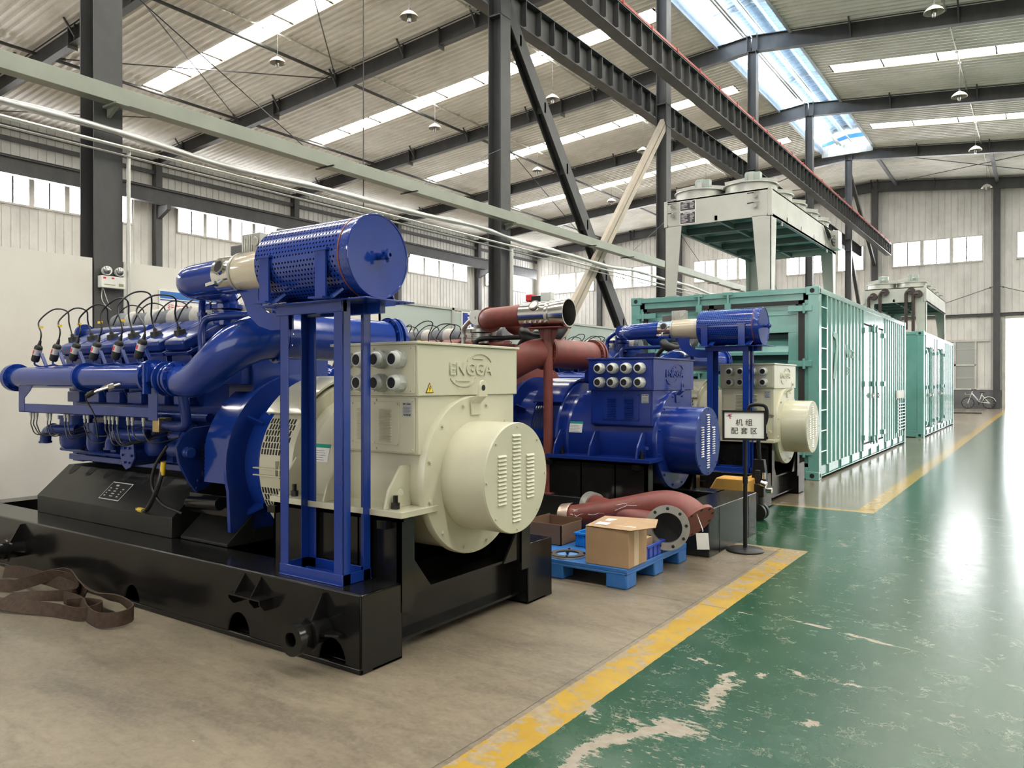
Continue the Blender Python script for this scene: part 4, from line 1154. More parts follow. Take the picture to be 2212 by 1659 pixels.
    for k in range(6):
        xx = -6.80 + k * .318
        m.cyl((xx, YC - .36, 1.13), (xx, YC - .375, 1.13), .085, seg=24)
        m.box(xx - .10, xx + .10, YC - .45, YC - .30, 1.33, 1.42)
    m.box(-4.80, -4.52, YC - .34, YC + .34, 1.30, 1.90)
    m.box(-4.75, -4.55, YC - .42, YC - .30, 1.48, 1.80)
    m.build('engine_block', eng, root, bevel=.008)
    # oil pan skirt (black sloped box)
    pk = B()
    prof = [(YC - .655, .409), (YC - .655, .55), (YC - .40, .785), (YC + .40, .785), (YC + .655, .55), (YC + .655, .409)]
    if boxed: prof = [(YC - .45, .409), (YC - .45, .55), (YC - .38, .785), (YC + .38, .785), (YC + .45, .55), (YC + .45, .409)]
    pk.prism(prof, 'x', -6.98, -5.0)
    sk = pk.build('oil_pan_skirt', BLACK_SAT, root, bevel=.004)
    if not boxed:
        sl = Vector((0, .255, .235)).normalized(); nrm = Vector((0, -sl.z, sl.y))
        for k in range(7):
            hq = B(); xx = -6.82 + k * .283
            o_ = Vector((xx, YC - .40, .785)) + nrm * .002
            ring = [(-.055, 0), (.055, 0)] + [(.055 * math.cos(t), -.10 * math.sin(t)) for t in [PI * i / 10 for i in range(0, 11)]]
            vs = [o_ + Vector((a_, 0, 0)) + sl * b_ for a_, b_ in ring[2:]]
            hq.add(vs, [tuple(range(len(vs)))[::-1]]); hq.build('skirt_cutout', HOLE, sk, smooth=False)
        pl_ = B(); o_ = Vector((-5.93, YC - .40, .785)) + nrm * .003 - sl * .20
        def quad(mb, w0, w1, s0, s1, lift=0.0):
            vs = [o_ + Vector((w, 0, 0)) + sl * q + nrm * lift for w, q in ((w0, s0), (w1, s0), (w1, s1), (w0, s1))]
            mb.add(vs, [(0, 1, 2, 3)])
        quad(pl_, -.145, .145, -.085, .085); np_ = pl_.build('name_plate', INKW, sk, smooth=False)
        pl_ = B(); quad(pl_, -.137, .137, -.077, .077, .001); pl_.build('plate_field', INK, np_, smooth=False)
        pl_ = B(); random.seed(3)
        quad(pl_, -.06, -.02, .045, .060, .002)
        for r_ in range(4):
            for q in (-.11, -.03, .065):
                w_ = random.uniform(.015, .045); quad(pl_, q, q + w_, .018 - r_ * .024, .027 - r_ * .024, .002)
        pl_.build('plate_lettering', INKW, np_, smooth=False)
    # ---- cylinder heads, covers, caps, coils
    for side in (-1, 1):
        def Y(v): return v if side < 0 else 2 * YC - v
        for k in range(6):
            xa = -6.95 + .318 * k
            h = B()
            h.prism([(Y(3.27), 1.70), (Y(3.66), 1.90), (Y(3.70), 1.50), (Y(3.36), 1.32), (Y(3.30), 1.42)], 'x', xa + .02, xa + .275)
            h.prism([(Y(3.225), 1.715), (Y(3.24), 1.69), (Y(3.66), 1.885), (Y(3.645), 1.915)], 'x', xa + .0, xa + .29)
            for zz in (0.1, .5, .9):
                py, pz = 3.235 + .42 * zz, 1.70 + .20 * zz
                for xx in (xa + .012, xa + .278): h.cyl((xx, Y(py + .01), pz - .005), (xx, Y(py - .008), pz + .03), .010, seg=6)
            ho = h.build('cylinder_head', eng, root, bevel=.006)
            c = B()
            c.prism([(Y(3.235), 1.725), (Y(3.205), 1.785), (Y(3.22), 1.805), (Y(3.60), 1.992), (Y(3.63), 1.975), (Y(3.65), 1.915)], 'x', xa + .02, xa + .265)
            c.build('rocker_cover', BLUE_ENG if eng is not RED else eng, ho, bevel=.016)
            px, py, pz = xa + .05, 3.33, 1.868
            c = B(); c.cyl((px, Y(py), pz - .02), (px, Y(py - .012), pz + .022), .046, .040, seg=20); c.cyl((px, Y(py - .012), pz + .02), (px, Y(py - .02), pz + .045), .018, .013, seg=12)
            c.build('plug_cap', RUBBER, ho)
            if side < 0:
                cx_, cy_, cz_ = -6.80 + .31 * k, 2.985, 1.735
                d = Vector((.36, .10, 1)).normalized(); p = Vector((cx_, cy_, cz_))
                c = B(); c.lathe([(-.072, .001), (-.072, .025), (-.06, .031), (-.012, .031)], p, d, 22, False); c.lathe([(.032, .031), (.052, .031), (.065, .024), (.072, .014), (.11, .009)], p, d, 22)
                co = c.build('ignition_coil', RUBBER, root)
                c = B(); c.cyl(p - d * .014, p + d * .034, .032, seg=24); cb = c.build('coil_band', PLATE_S, co)
                c = B(); c.add([p + d * t + Vector((math.cos(a_), math.sin(a_) * 1, 0)) * .0330 for t in (-.006, .024) for a_ in [math.radians(v_) for v_ in (-112, -97, -82, -67)]], [(0, 1, 5, 4), (1, 2, 6, 5), (2, 3, 7, 6)])
                c.build('red_label', INKR, cb, smooth=False)
                c = B(); c.bar(p + Vector((.03, .02, 0)), (cx_ + .08, 3.02, 1.63), .03, .008); c.sweep(spl([p - d * .07, p - d * .10 + Vector((.02, 0, 0)), (cx_ + .05, 3.0, 1.625), (cx_ + .16, 3.05, 1.64)], 5), .008, seg=6)
                c.build('coil_bracket', eng, co)
                q = p + d * .11
                cap = Vector((px, Y(py - .02), pz + .04))
                c = B(); hgt = (2.10, 2.09, 2.10, 2.13, 2.16, 2.12)[k]
                tx = (-.03, 0, .02, .04, -.04, -.10)[k]
                c.sweep(spl([q, q + Vector((.02 + tx * .3, 0, .06)), (q.x - .05 + tx, 3.02, hgt - .10), (q.x + .02 + tx, 3.10, hgt), ((q.x + cap.x) / 2 + .08, 3.20, hgt - .01), (cap.x - .01, cap.y - side * .0 - .02, cap.z + .10), cap], 8), .0062, seg=7)
                c.build('ignition_lead', CABLE, root)
                if k != 5 and drum or k == 4:
                    c = B(); c.box(q.x - .035, q.x + .02, 3.0, 3.01, q.z + .10, q.z + .118); c.build('yellow_tag', YELLOW, root, smooth=False)
    # ---- lagged centre pipe
    c = B(); pts = [(-7.0 + i * .07, YC + .05, 2.03 + .008 * math.sin(i * 1.7)) for i in range(31)]
    c.sweep(pts, [.085 + .006 * math.sin(i * 2.1) for i in range(31)], seg=16); lg = c.build('lagged_exhaust', LAG, root)
    for k in range(6):
        c = B(); xx = -6.75 + k * .33; c.sweep([(xx + j * .03, YC + .05, 2.035) for j in range(5)], [.09, .098, .094, .099, .09], seg=16); c.build('lagging_band', LAGW, lg)
    c = B()
    for k in range(6):
        c = B(); xx = -6.78 + k * .33
        c.sweep(spl([(xx, 3.6, 2.0), (xx + .06, 3.62, 2.10), (xx + .16, 3.66, 2.17), (xx + .25, 3.72, 2.15), (xx + .27, 3.74, 2.08)], 6), .006, seg=6); c.build('ignition_lead', CABLE, root)
    # centre duct and blue end disc
    c = B(); c.cyl((-6.95, YC, 1.86), (-4.85, YC, 1.86), .10, seg=20); c.cyl((-7.08, YC - .22, 1.93), (-7.05, YC - .22, 1.93), .085, seg=24); c.cyl((-7.05, YC - .22, 1.93), (-6.0, YC - .22, 1.93), .04, seg=12)
    c.build('air_duct', eng, root)
    # ---- charge air manifolds
    for side in (-1, 1):
        my = YC + side * .77
        c = B(); c.cyl((-7.08, my, 1.535), (-5.02, my, 1.535), .085, seg=32)
        c.cyl((-7.12, my, 1.535), (-7.09, my, 1.535), .115, seg=32); c.cyl((-7.085, my, 1.535), (-7.06, my, 1.535), .115, seg=32)
        c.cyl((-5.97, my, 1.535), (-5.955, my, 1.535), .108, seg=32); c.cyl((-5.95, my, 1.535), (-5.935, my, 1.535), .108, seg=32)
        c.cyl((-5.05, my, 1.535), (-5.02, my, 1.535), .118, seg=32)
        bolt_ring(c, (-5.02, my, 1.535), (1, 0, 0), .10, 10); bolt_ring(c, (-7.06, my, 1.535), (1, 0, 0), .10, 10); bolt_ring(c, (-5.97, my, 1.535), (-1, 0, 0), .096, 10)
        # throttle and bellows
        c.lathe([(0, .095), (.06, .075), (.13, .075), (.17, .09)], (-5.02, my, 1.535), (1, 0, 0), 28)
        c.box(-4.96, -4.90, my + side * .03, my + side * .12, 1.50, 1.60); c.box(-4.94, -4.92, my + side * .08, my + side * .13, 1.42, 1.62)
        for xx in (-4.85, -4.80, -4.765, -4.73): c.cyl((xx - .012, my, 1.52), (xx + .002, my, 1.52), .118 if xx in (-4.85, -4.73) else .104, seg=32)
        bolt_ring(c, (-4.728, my, 1.52), (1, 0, 0), .104, 10)
        c.cyl((-4.87, my, 1.52), (-4.70, my, 1.52), .088, seg=28)
        for k in range(6): c.box(-6.82 + k * .318, -6.72 + k * .318, min(my, my - side * .4), max(my, my - side * .4), 1.56, 1.62)
        c.build('intake_manifold', pipe, root)
    # big bent exhaust pipe of the near bank and the straight length after it
    F1 = Vector((-4.03, 3.2, 1.795)); F2 = Vector(f2); dd = (F2 - F1).normalized()
    c = B()
    pts = spl([(-4.71, 2.95, 1.505), (-4.60, 2.95, 1.505), (-4.47, 2.945, 1.535), (-4.32, 2.945, 1.61), (-4.18, 2.97, 1.70), (-4.09, 3.05, 1.765), F1 - dd * .02], 6)
    n = len(pts); c.sweep(pts, [.098 + .047 * min(1, i / (n * .75)) for i in range(n)], seg=36)
    flanged(c, F1, dd, .178, .016, 14)
    c.build('bent_pipe', pipe, root, angle=50)
    c = B(); c.cyl(F1 + dd * .02, F2 - dd * .05, .148, seg=40); flanged(c, F2 - dd * .02, dd, .175, .014, 14)
    c.lathe([(0, .175), (.012, .178), (.03, .17), (.035, .14)], F2 + dd * .015, dd, 40)
    c.build('straight_pipe', pipe, root, angle=50)
    # under tray with sensor plugs
    c = B(); ty = 2.90
    c.box(-6.90, -4.99, ty - .01, ty + .07, 1.255, 1.262); c.box(-6.90, -4.99, ty - .01, ty - .004, 1.255, 1.325)
    c.prism([(-6.90, 1.26), (-6.90, 1.47), (-6.66, 1.47), (-6.70, 1.43), (-6.80, 1.37), (-6.80, 1.26)], 'y', ty - .012, ty - .006)
    c.prism([(-4.99, 1.24), (-4.99, 1.46), (-4.88, 1.46), (-4.88, 1.24)], 'y', ty - .012, ty - .006)
    c.build('plug_tray', eng, root, bevel=.002)
    c = B(); w_ = B(); random.seed(11)
    xs_ = [-6.78, -6.73, -6.68, -6.50, -6.45, -6.22, -6.17, -5.92, -5.87, -5.62, -5.57, -5.52, -5.46, -5.32, -5.26, -5.12]
    for i, xx in enumerate(xs_):
        c.cyl((xx, ty + .03, 1.258), (xx, ty + .03, 1.225), .012, seg=10); c.cyl((xx, ty + .03, 1.225), (xx, ty + .03, 1.195), .008, seg=10)
        ex = xx + random.uniform(.10, .4); 
        w_.sweep(spl([(xx, ty + .03, 1.20), (xx + .01, ty + .03, 1.14), (xx + (ex - xx) * .4, ty + .06, 1.06 + random.uniform(-.02, .04)), (ex, ty + .30, 1.16)], 6), .0048, seg=5)
    c.build('sensor_plug', GLAND, root); w_.build('sensor_wire', CABLE, root)
    # temperature probes on the manifold
    c = B(); 
    for xx, m_ in ((-5.42, 0), (-5.33, .02)):
        p = Vector((xx, 2.89, 1.49)); q = Vector((xx - .13, 2.80, 1.42 + m_)); c.cyl(p, q, .011, seg=10); c.cyl(p.lerp(q, .3), p.lerp(q, .55), .016, seg=6)
    po = c.build('probe', CHROME, root); 
    c = B(); c.sweep(spl([(-5.55, 2.80, 1.42), (-5.62, 2.79, 1.38), (-5.58, 2.83, 1.26), (-5.57, 2.85, 1.1)], 6), .006, seg=6); c.cyl((-5.60, 2.79, 1.40), (-5.53, 2.80, 1.43), .018, seg=10); c.build('probe_lead', CABLE, po)
    # pots, filters, elbows, pump
    def pot(x, y, z0, z1, r, nm='filter_bowl'):
        c = B(); c.lathe([(0, .001), (0, r * .72), (.02, r * .9), (.05, r), (z1 - z0 - .03, r), (z1 - z0 - .03, r * 1.1), (z1 - z0, r * 1.1), (z1 - z0, .001)], (x, y, z0), (0, 0, 1), 28)
        return c.build(nm, eng, root)
    pot(-6.52, 3.16, .955, 1.23, .12); pot(-6.12, 3.12, .96, 1.18, .072); pot(-5.38, 3.18, .96, 1.26, .085)
    for (x_, y_, z_) in ((-6.66, 3.03, 1.115), (-5.58, 3.0, 1.115)):
        c = B()
        pts = spl([(x_ + .26, y_ + .08, z_), (x_ + .08, y_, z_), (x_ - .03, y_, z_ - .01), (x_ - .085, y_, z_ - .05), (x_ - .10, y_, z_ - .11)], 6)
        c.sweep(pts, .042, seg=18); c.cyl((x_ + .04, y_, z_), (x_ + .02, y_, z_), .05, seg=20); c.cyl((x_ - .10, y_, z_ - .115), (x_ - .10, y_, z_ - .10), .05, seg=20)
        c.build('water_elbow', eng, root)
    c = B(); c.cyl((-5.52, 3.22, .97), (-5.50, 3.04, .965), .085, seg=28); c.prism([(-5.60, .97), (-5.585, 1.06), (-5.42, 1.06), (-5.405, .95), (-5.46, .88), (-5.52, .86), (-5.57, .89)], 'y', 3.025, 3.04)
    bolt_ring(c, (-5.50, 3.025, .965), (0, -1, 0), .06, 6); c.build('water_pump', eng, root)
    c = B(); c.box(-6.9, -5.1, 3.26, 3.34, 1.02, 1.06); c.cyl((-6.95, 3.3, 1.24), (-4.9, 3.3, 1.24), .035, seg=14); c.cyl((-6.9, 3.22, .93), (-5.6, 3.25, .91), .014, seg=8)
    for k in range(9): c.box(-6.8 + k * .2, -6.72 + k * .2, 3.27, 3.36, .90, 1.0)
    c.sweep(spl([(-5.05, 3.05, 1.20), (-4.85, 3.05, 1.20), (-4.80, 3.05, 1.24), (-4.80, 3.02, 1.42)], 6), .034, seg=14); c.cyl((-5.6, 3.1, 1.20), (-5.0, 3.05, 1.20), .030, seg=12)
    c.build('service_pipe', eng, root)
    c = B(); c.box(-5.13, -5.05, 3.0, 3.10, 1.15, 1.25); c.build('sensor_bracket', BRASS, root, bevel=.003)
    # starter motors and their shield
    c = B(); c.cyl((-5.10, 3.13, 1.12), (-4.83, 3.13, 1.12), .036, seg=18); c.cyl((-4.97, 3.13, 1.12), (-4.95, 3.13, 1.12), .042, seg=18); c.cyl((-5.14, 3.16, 1.02), (-4.83, 3.16, 1.02), .055, seg=24); c.cyl((-5.16, 3.16, 1.02), (-5.13, 3.16, 1.02), .04, seg=24)
    c.build('starter_motor', eng, root)
    c = B(); c.prism([(2.98, 1.06), (3.02, 1.13), (3.10, 1.185), (3.32, 1.20), (3.32, .83), (3.22, .77), (3.13, .74), (3.07, .82), (3.0, .95)], 'x', -4.83, -4.805)
    c.ball((-4.79, 3.05, 1.02), .04); c.cyl((-4.80, 3.05, 1.02), (-4.74, 3.05, 1.02), .035, seg=16)
    for q in ((3.14, .82), (3.18, .87), (3.13, .77)): c.cyl((-4.805, q[0], q[1]), (-4.795, q[0], q[1]), .012, seg=6)
    c.build('starter_shield', eng, root, bevel=.003)
    c = B(); c.box(-5.0, -4.5, 3.2, 3.35, .58, .72); c.cyl((-4.9, 3.14, .66), (-4.55, 3.14, .68), .045, seg=14)
    c.build('barring_gear', BLACK, root, bevel=.004)
    if not boxed and dy < 1:
        cb = B(); cb.sweep(spl([(-4.98, 3.02, 1.06), (-5.06, 2.98, .92), (-5.10, 2.98, .78), (-5.02, 3.0, .66), (-4.85, 3.05, .60)], 7), .011, seg=8)
        cb.build('battery_cable', CABLE, root)
        cb = B(); cb.sweep(spl([(-4.98, 2.99, .92), (-5.0, 2.97, .80), (-5.08, 2.98, .70), (-5.20, 3.0, .60), (-5.33, 3.04, .575)], 7), .016, seg=8)
        co = cb.build('battery_cable', CABLE, root)
        cb = B(); cb.cyl((-4.975, 2.99, .95), (-4.985, 2.985, .86), .018, seg=10); cb.cyl((-5.28, 3.03, .580), (-5.38, 3.045, .578), .018, seg=10); cb.build('yellow_boot', YELLOW, co)
        cb = B(); cb.box(-5.41, -5.375, 3.035, 3.055, .572, .590); cb.build('cable_lug', BRASS, co)
    # ---- turbo, hoses, upright elbow
    c = B()
    c.cyl((-5.13, 3.60, 1.93), (-5.13, 3.60, 2.04), .095, seg=24)
    for k in range(4): c.cyl((-5.13, 3.60, 1.965 + k * .022), (-5.13, 3.60, 1.975 + k * .022), .108, seg=28)
    c.cyl((-5.13, 3.60, 2.055), (-5.13, 3.60, 2.085), .115, seg=28); c.box(-5.27, -5.20, 3.5, 3.6, 2.05, 2.09)
    c.sweep(spl([(-5.13, 3.60, 2.05), (-5.13, 3.60, 2.13), (-5.09, 3.52, 2.20), (-5.0, 3.35, 2.20)], 7), .083, seg=24)
    c.build('bellows_elbow', pipe if eng is not RED else GALV, root)
    c = B(); c.sweep(spl([(-5.30, 3.50, 1.93), (-5.30, 3.50, 2.06), (-5.26, 3.48, 2.12), (-5.12, 3.42, 2.19), (-5.0, 3.36, 2.2)], 6), .026, seg=12); c.cyl((-5.30, 3.50, 2.0), (-5.30, 3.50, 2.03), .038, seg=8)
    c.build('breather_pipe', pipe if eng is not RED else GALV, root)
    c = B(); c.sweep(spl([(-4.93, 3.25, 1.50), (-4.94, 3.26, 1.72), (-4.97, 3.28, 1.86), (-4.96, 3.3, 1.94), (-4.90, 3.34, 1.965), (-4.70, 3.38, 1.97), (-4.4, 3.4, 1.97)], 6), .027, seg=12); c.build('vent_pipe', eng if eng is not RED else BLACK_SAT, root)
    c = B(); c.lathe([(0, .02), (0, .11), (.05, .16), (.12, .17), (.17, .14), (.20, .08)], (-4.62, 3.62, 2.15), (.5, -.8, .1), 32); c.cyl((-4.65, 3.8, 2.12), (-4.45, 3.55, 2.12), .09, seg=20)
    c.build('turbocharger', pipe if eng is not RED else RED, root)
    c = B(); c.sweep(spl([(-4.35, 3.3, 2.02), (-4.25, 3.22, 1.96), (-4.12, 3.25, 1.93), (-4.0, 3.36, 1.97), (-3.97, 3.45, 2.06)], 6), .06, seg=18); c.build('rubber_hose', RUBBER, root)
    c = B(); c.sweep(spl([(-4.55, 3.42, 1.75), (-4.4, 3.36, 1.93), (-4.2, 3.36, 2.0), (-4.05, 3.5, 1.9)], 6), .028, seg=12); c.build('rubber_hose', RUBBER, root)
    # ---- air intake pipe, mixer, drum
    z = 2.17; ya = 2.98 if drum else 3.12
    c = B(); pts = spl([(-4.24, ya, z), (-4.45, ya, z - .005), (-4.62, ya + .01, z - .01), (-4.74, ya + .10, z - .01), (-4.82, ya + .26, z), (-4.94, ya + .38, z + .01), (-5.05, ya + .50, z + .02)], 7)
    c.sweep(pts, [.108 - .012 * i / len(pts) for i in range(len(pts))], seg=32)
    c.build('intake_pipe', pipe, root, angle=60)
    if eng is RED:
        c = B(); flanged(c, (-4.76, ya + .16, z - .01), Vector((-.6, .8, 0)), .135, .012, 8); c.build('pipe_flange', pipe, root)
    if drum:
        c = B(); c.tube((-4.25, ya, z), (-4.06, ya, z), .118, .09, 40); 
        c.tube((-4.16, ya - .105, z + .03), (-4.16, ya - .125, z + .036), .05, .036, 20)
        mx = c.build('gas_mixer', CHROME, root)
        c = B(); c.cyl((-4.16, ya - .124, z + .036), (-4.16, ya - .110, z + .032), .036, seg=20); c.build('mixer_port', HOLE, mx)
        c = B(); c.cyl((-4.20, ya - .10, z - .07), (-4.19, ya - .16, z - .07), .012, seg=8); c.bar((-4.24, ya - .15, z - .075), (-4.15, ya - .15, z - .065), .016, .02); c.build('wing_nut', CHROME, mx)
        c = B(); c.tube((-4.075, ya, z), (-4.055, ya, z), .128, .10, 40); c.build('band_clamp', GALV, mx)
        c = B(); c.lathe([(0, .118), (.015, .125), (.36, .128)], (-4.06, ya, z), (1, 0, 0), 40); c.build('mixer_sleeve', BEIGE_CYL, root)
        c = B(); c.box(-4.24, -4.10, ya + .02, ya + .10, z + .11, z + .19); ac = c.build('actuator', paint('actuator_grey', (.12, .12, .12), .4), root, bevel=.006)
        c = B(); c.box(-4.10, -3.92, ya + .0, ya + .10, z + .12, z + .24); c.cyl((-3.96, ya - .002, z + .185), (-3.96, ya - .01, z + .185), .03, seg=16)
        for k in range(5): c.box(-4.09 + k * .022, -4.08 + k * .022, ya - .006, ya, z + .13, z + .23)
        c.build('actuator_box', GALV, ac, bevel=.004)
        # perforated drum: its mesh starts at its own left end so the hole field runs along local x
        dbase = BS + Vector((0, 0, 0))
        c = MB((-3.315, ya, z)); c.lathe([(0, .10), (0, .205), (.012, .220), (.70, .220), (.70, .222), (.712, .224), (.765, .224)], (-3.695, ya, z), (1, 0, 0), 72, True)
        do = c.build('filter_drum', PERF, root, angle=30); do.location = Vector((-3.315, ya, z)) - BS
        c = B(); c.tube((-3.005, ya, z), (-2.995, ya, z), .2245, .219, 64); sb = c.build('sealing_band', RED, None); sb.parent = root
        c = B(); c.lathe([(0, .224), (.008, .227), (.013, .224), (.013, .218), (.009, .216), (.009, .001)], (-2.935, ya, z), (1, 0, 0), 64, False)
        c.cyl((-2.92, ya, z), (-2.86, ya, z), .02, seg=14)
        for a_ in range(5):
            q = a_ * 2 * PI / 5; c.cyl((-2.875, ya, z), (-2.865, ya + .036 * math.cos(q), z + .036 * math.sin(q)), .010, seg=8)
        c.tube((-2.87, ya, z), (-2.84, ya, z), .022, .010, 16)
        c.build('drum_lid', BLUE, root, angle=35)
        # saddles
        for xx in (-3.58, -3.12):
            for s_ in (-1, 1):
                c = B(); yy = ya + s_ * .222
                c.box(xx - .04, xx + .04, min(yy, yy + s_ * .012), max(yy, yy + s_ * .012), 1.945, z + .02)
                c.box(xx - .055, xx + .055, min(yy - s_ * .015, yy + s_ * .02), max(yy - s_ * .015, yy + s_ * .02), z + .018, z + .03)
                c.box(xx - .05, xx + .06, min(yy, yy + s_ * .05), max(yy, yy + s_ * .05), 1.935, 1.945)
                c.bar((xx + .07, yy, 1.94), (xx + .09, yy - s_ * .05, 1.985), .07, .012)
                c.build('drum_saddle', BLUE, root, smooth=False)
        # stand
        c = B()
        P0, P1, Q0, Q1 = -3.585, -3.07, 2.86, 3.065
        for xx in (P0, P1 - .072):
            for yy in (Q0, Q1 - .055):
                c.box(xx, xx + .072, yy, yy + .006, .409, 1.93) if yy == Q0 else c.box(xx, xx + .072, yy + .049, yy + .055, .409, 1.93)
                c.box(xx, xx + .006, yy, yy + .055, .409, 1.93) if xx == P0 else c.box(xx + .066, xx + .072, yy, yy + .055, .409, 1.93)
        for zz in ((.409, .47),):
            c.box(P0, P1, Q0 - .004, Q0 + .006, *zz); c.box(P0, P1, Q1 - .006, Q1 + .004, *zz); c.box(P0, P0 + .006, Q0, Q1, *zz); c.box(P1 - .006, P1, Q0, Q1, *zz)
        c.box(P0, P1, Q0 - .01, Q1 + .01, .409, .415)
        c.build('stand_post', BLUE, root, bevel=.002)
        c = B(); c.box(P0 - .02, P1, Q0 - .012, Q0 + .03, 1.875, 1.93); c.box(P0 - .02, P1 + .1, Q1 - .03, Q1 + .012, 1.875, 1.93)
        c.box(-3.72, -2.84, 2.80, 3.17, 1.928, 1.936)
        c.build('stand_top', BLUE, root, bevel=.002)
        c = B(); c.prism([(-4.02, 2.055), (-3.83, 2.055), (-3.83, 1.99), (-3.80, 1.94), (-3.74, 1.905), (-3.66, 1.895), (-3.53, 1.895), (-3.53, 1.80), (-3.72, 1.80), (-3.83, 1.83), (-3.93, 1.90), (-3.97, 1.98)], 'y', 2.90, 2.915)
        c.box(-4.12, -3.98, 2.86, 2.96, 2.045, 2.055)
        c.build('mixer_bracket', BLUE, root, bevel=.002)
    else:
        c = B(); c.lathe([(0, .128), (.30, .128), (.31, .134), (.52, .138), (.52, .128), (.30, .110), (.05, .10), (.05, .001)], (-4.22, ya, z), (1, 0, 0), 48, False)
        c.tube((-3.88, ya, z), (-3.87, ya, z), .14, .12, 40)
        c.tube((-4.04, ya - .10, z + .075), (-4.04, ya - .115, z + .088), .058, .044, 24)
        mx = c.build('gas_mixer', ALU, root, angle=30)
        c = B(); c.cyl((-4.04, ya - .112, z + .085), (-4.04, ya - .09, z + .07), .044, seg=24); c.build('mixer_port', PAPER, mx)
        c = B(); 
        for k in range(5): c.bar((-4.16 + k * .06, ya - .10, z - .09), (-4.14 + k * .06, ya - .112, z - .085), .02, .015)
        c.build('mixer_bolt', CHROME, mx)
        c = B(); c.box(-4.16, -4.05, ya + .03, ya + .12, z + .13, z + .19); ac = c.build('actuator', BLACK_SAT, root, bevel=.004)
        c = B(); c.box(-4.23, -4.15, ya + .03, ya + .11, z + .14, z + .21); c.build('red_switch', INKR, ac, bevel=.01)
        c = B(); c.box(-4.05, -3.93, ya + .03, ya + .10, z + .12, z + .22); c.build('actuator_box', WHITE_P, ac, bevel=.004)
        c = B(); c.cyl((-3.94, ya + .0, .409), (-3.94, ya, 2.03), .046, seg=24)
        for s_ in (-1, 1): c.prism([(-3.94 + s_ * .045, 1.85), (-3.94 + s_ * .045, 2.03), (-3.94 + s_ * .12, 2.03)], 'y', ya - .006, ya + .006)
        c.box(-4.12, -3.74, ya - .11, ya + .11, 2.025, 2.037)
        c.box(-4.03, -3.85, ya - .09, ya + .09, .409, .42)
        for s_ in (-1, 1): c.prism([(-3.94 + s_ * .04, .42), (-3.94 + s_ * .04, .52), (-3.94 + s_ * .09, .42)], 'y', ya - .005, ya + .005)
        c.build('mixer_post', RED, root, bevel=.002)
    return root

genset(0, 0, 'nearest generator set: blue V engine, beige alternator and perforated blue drum on a black skid', BEIGE, BLUE_ENG, BLUE)
genset(-.08, 3.32, 'generator set with a dark blue alternator and red primer pipes, on a boxed black skid', BLUE_DK, RED, RED, drum=False, f2=(-3.87, 3.92, 1.77),
       skid_y=(3.03, 4.34), skid_x1=-2.27, boxed=True, skidm=GREY_SKID, gcol=None)
genset(.155, 6.33, 'farthest generator set, blue drum and beige alternator, just in front of the teal container', BEIGE, BLUE_ENG, BLUE, f2=(-3.84, 4.03, 1.78))
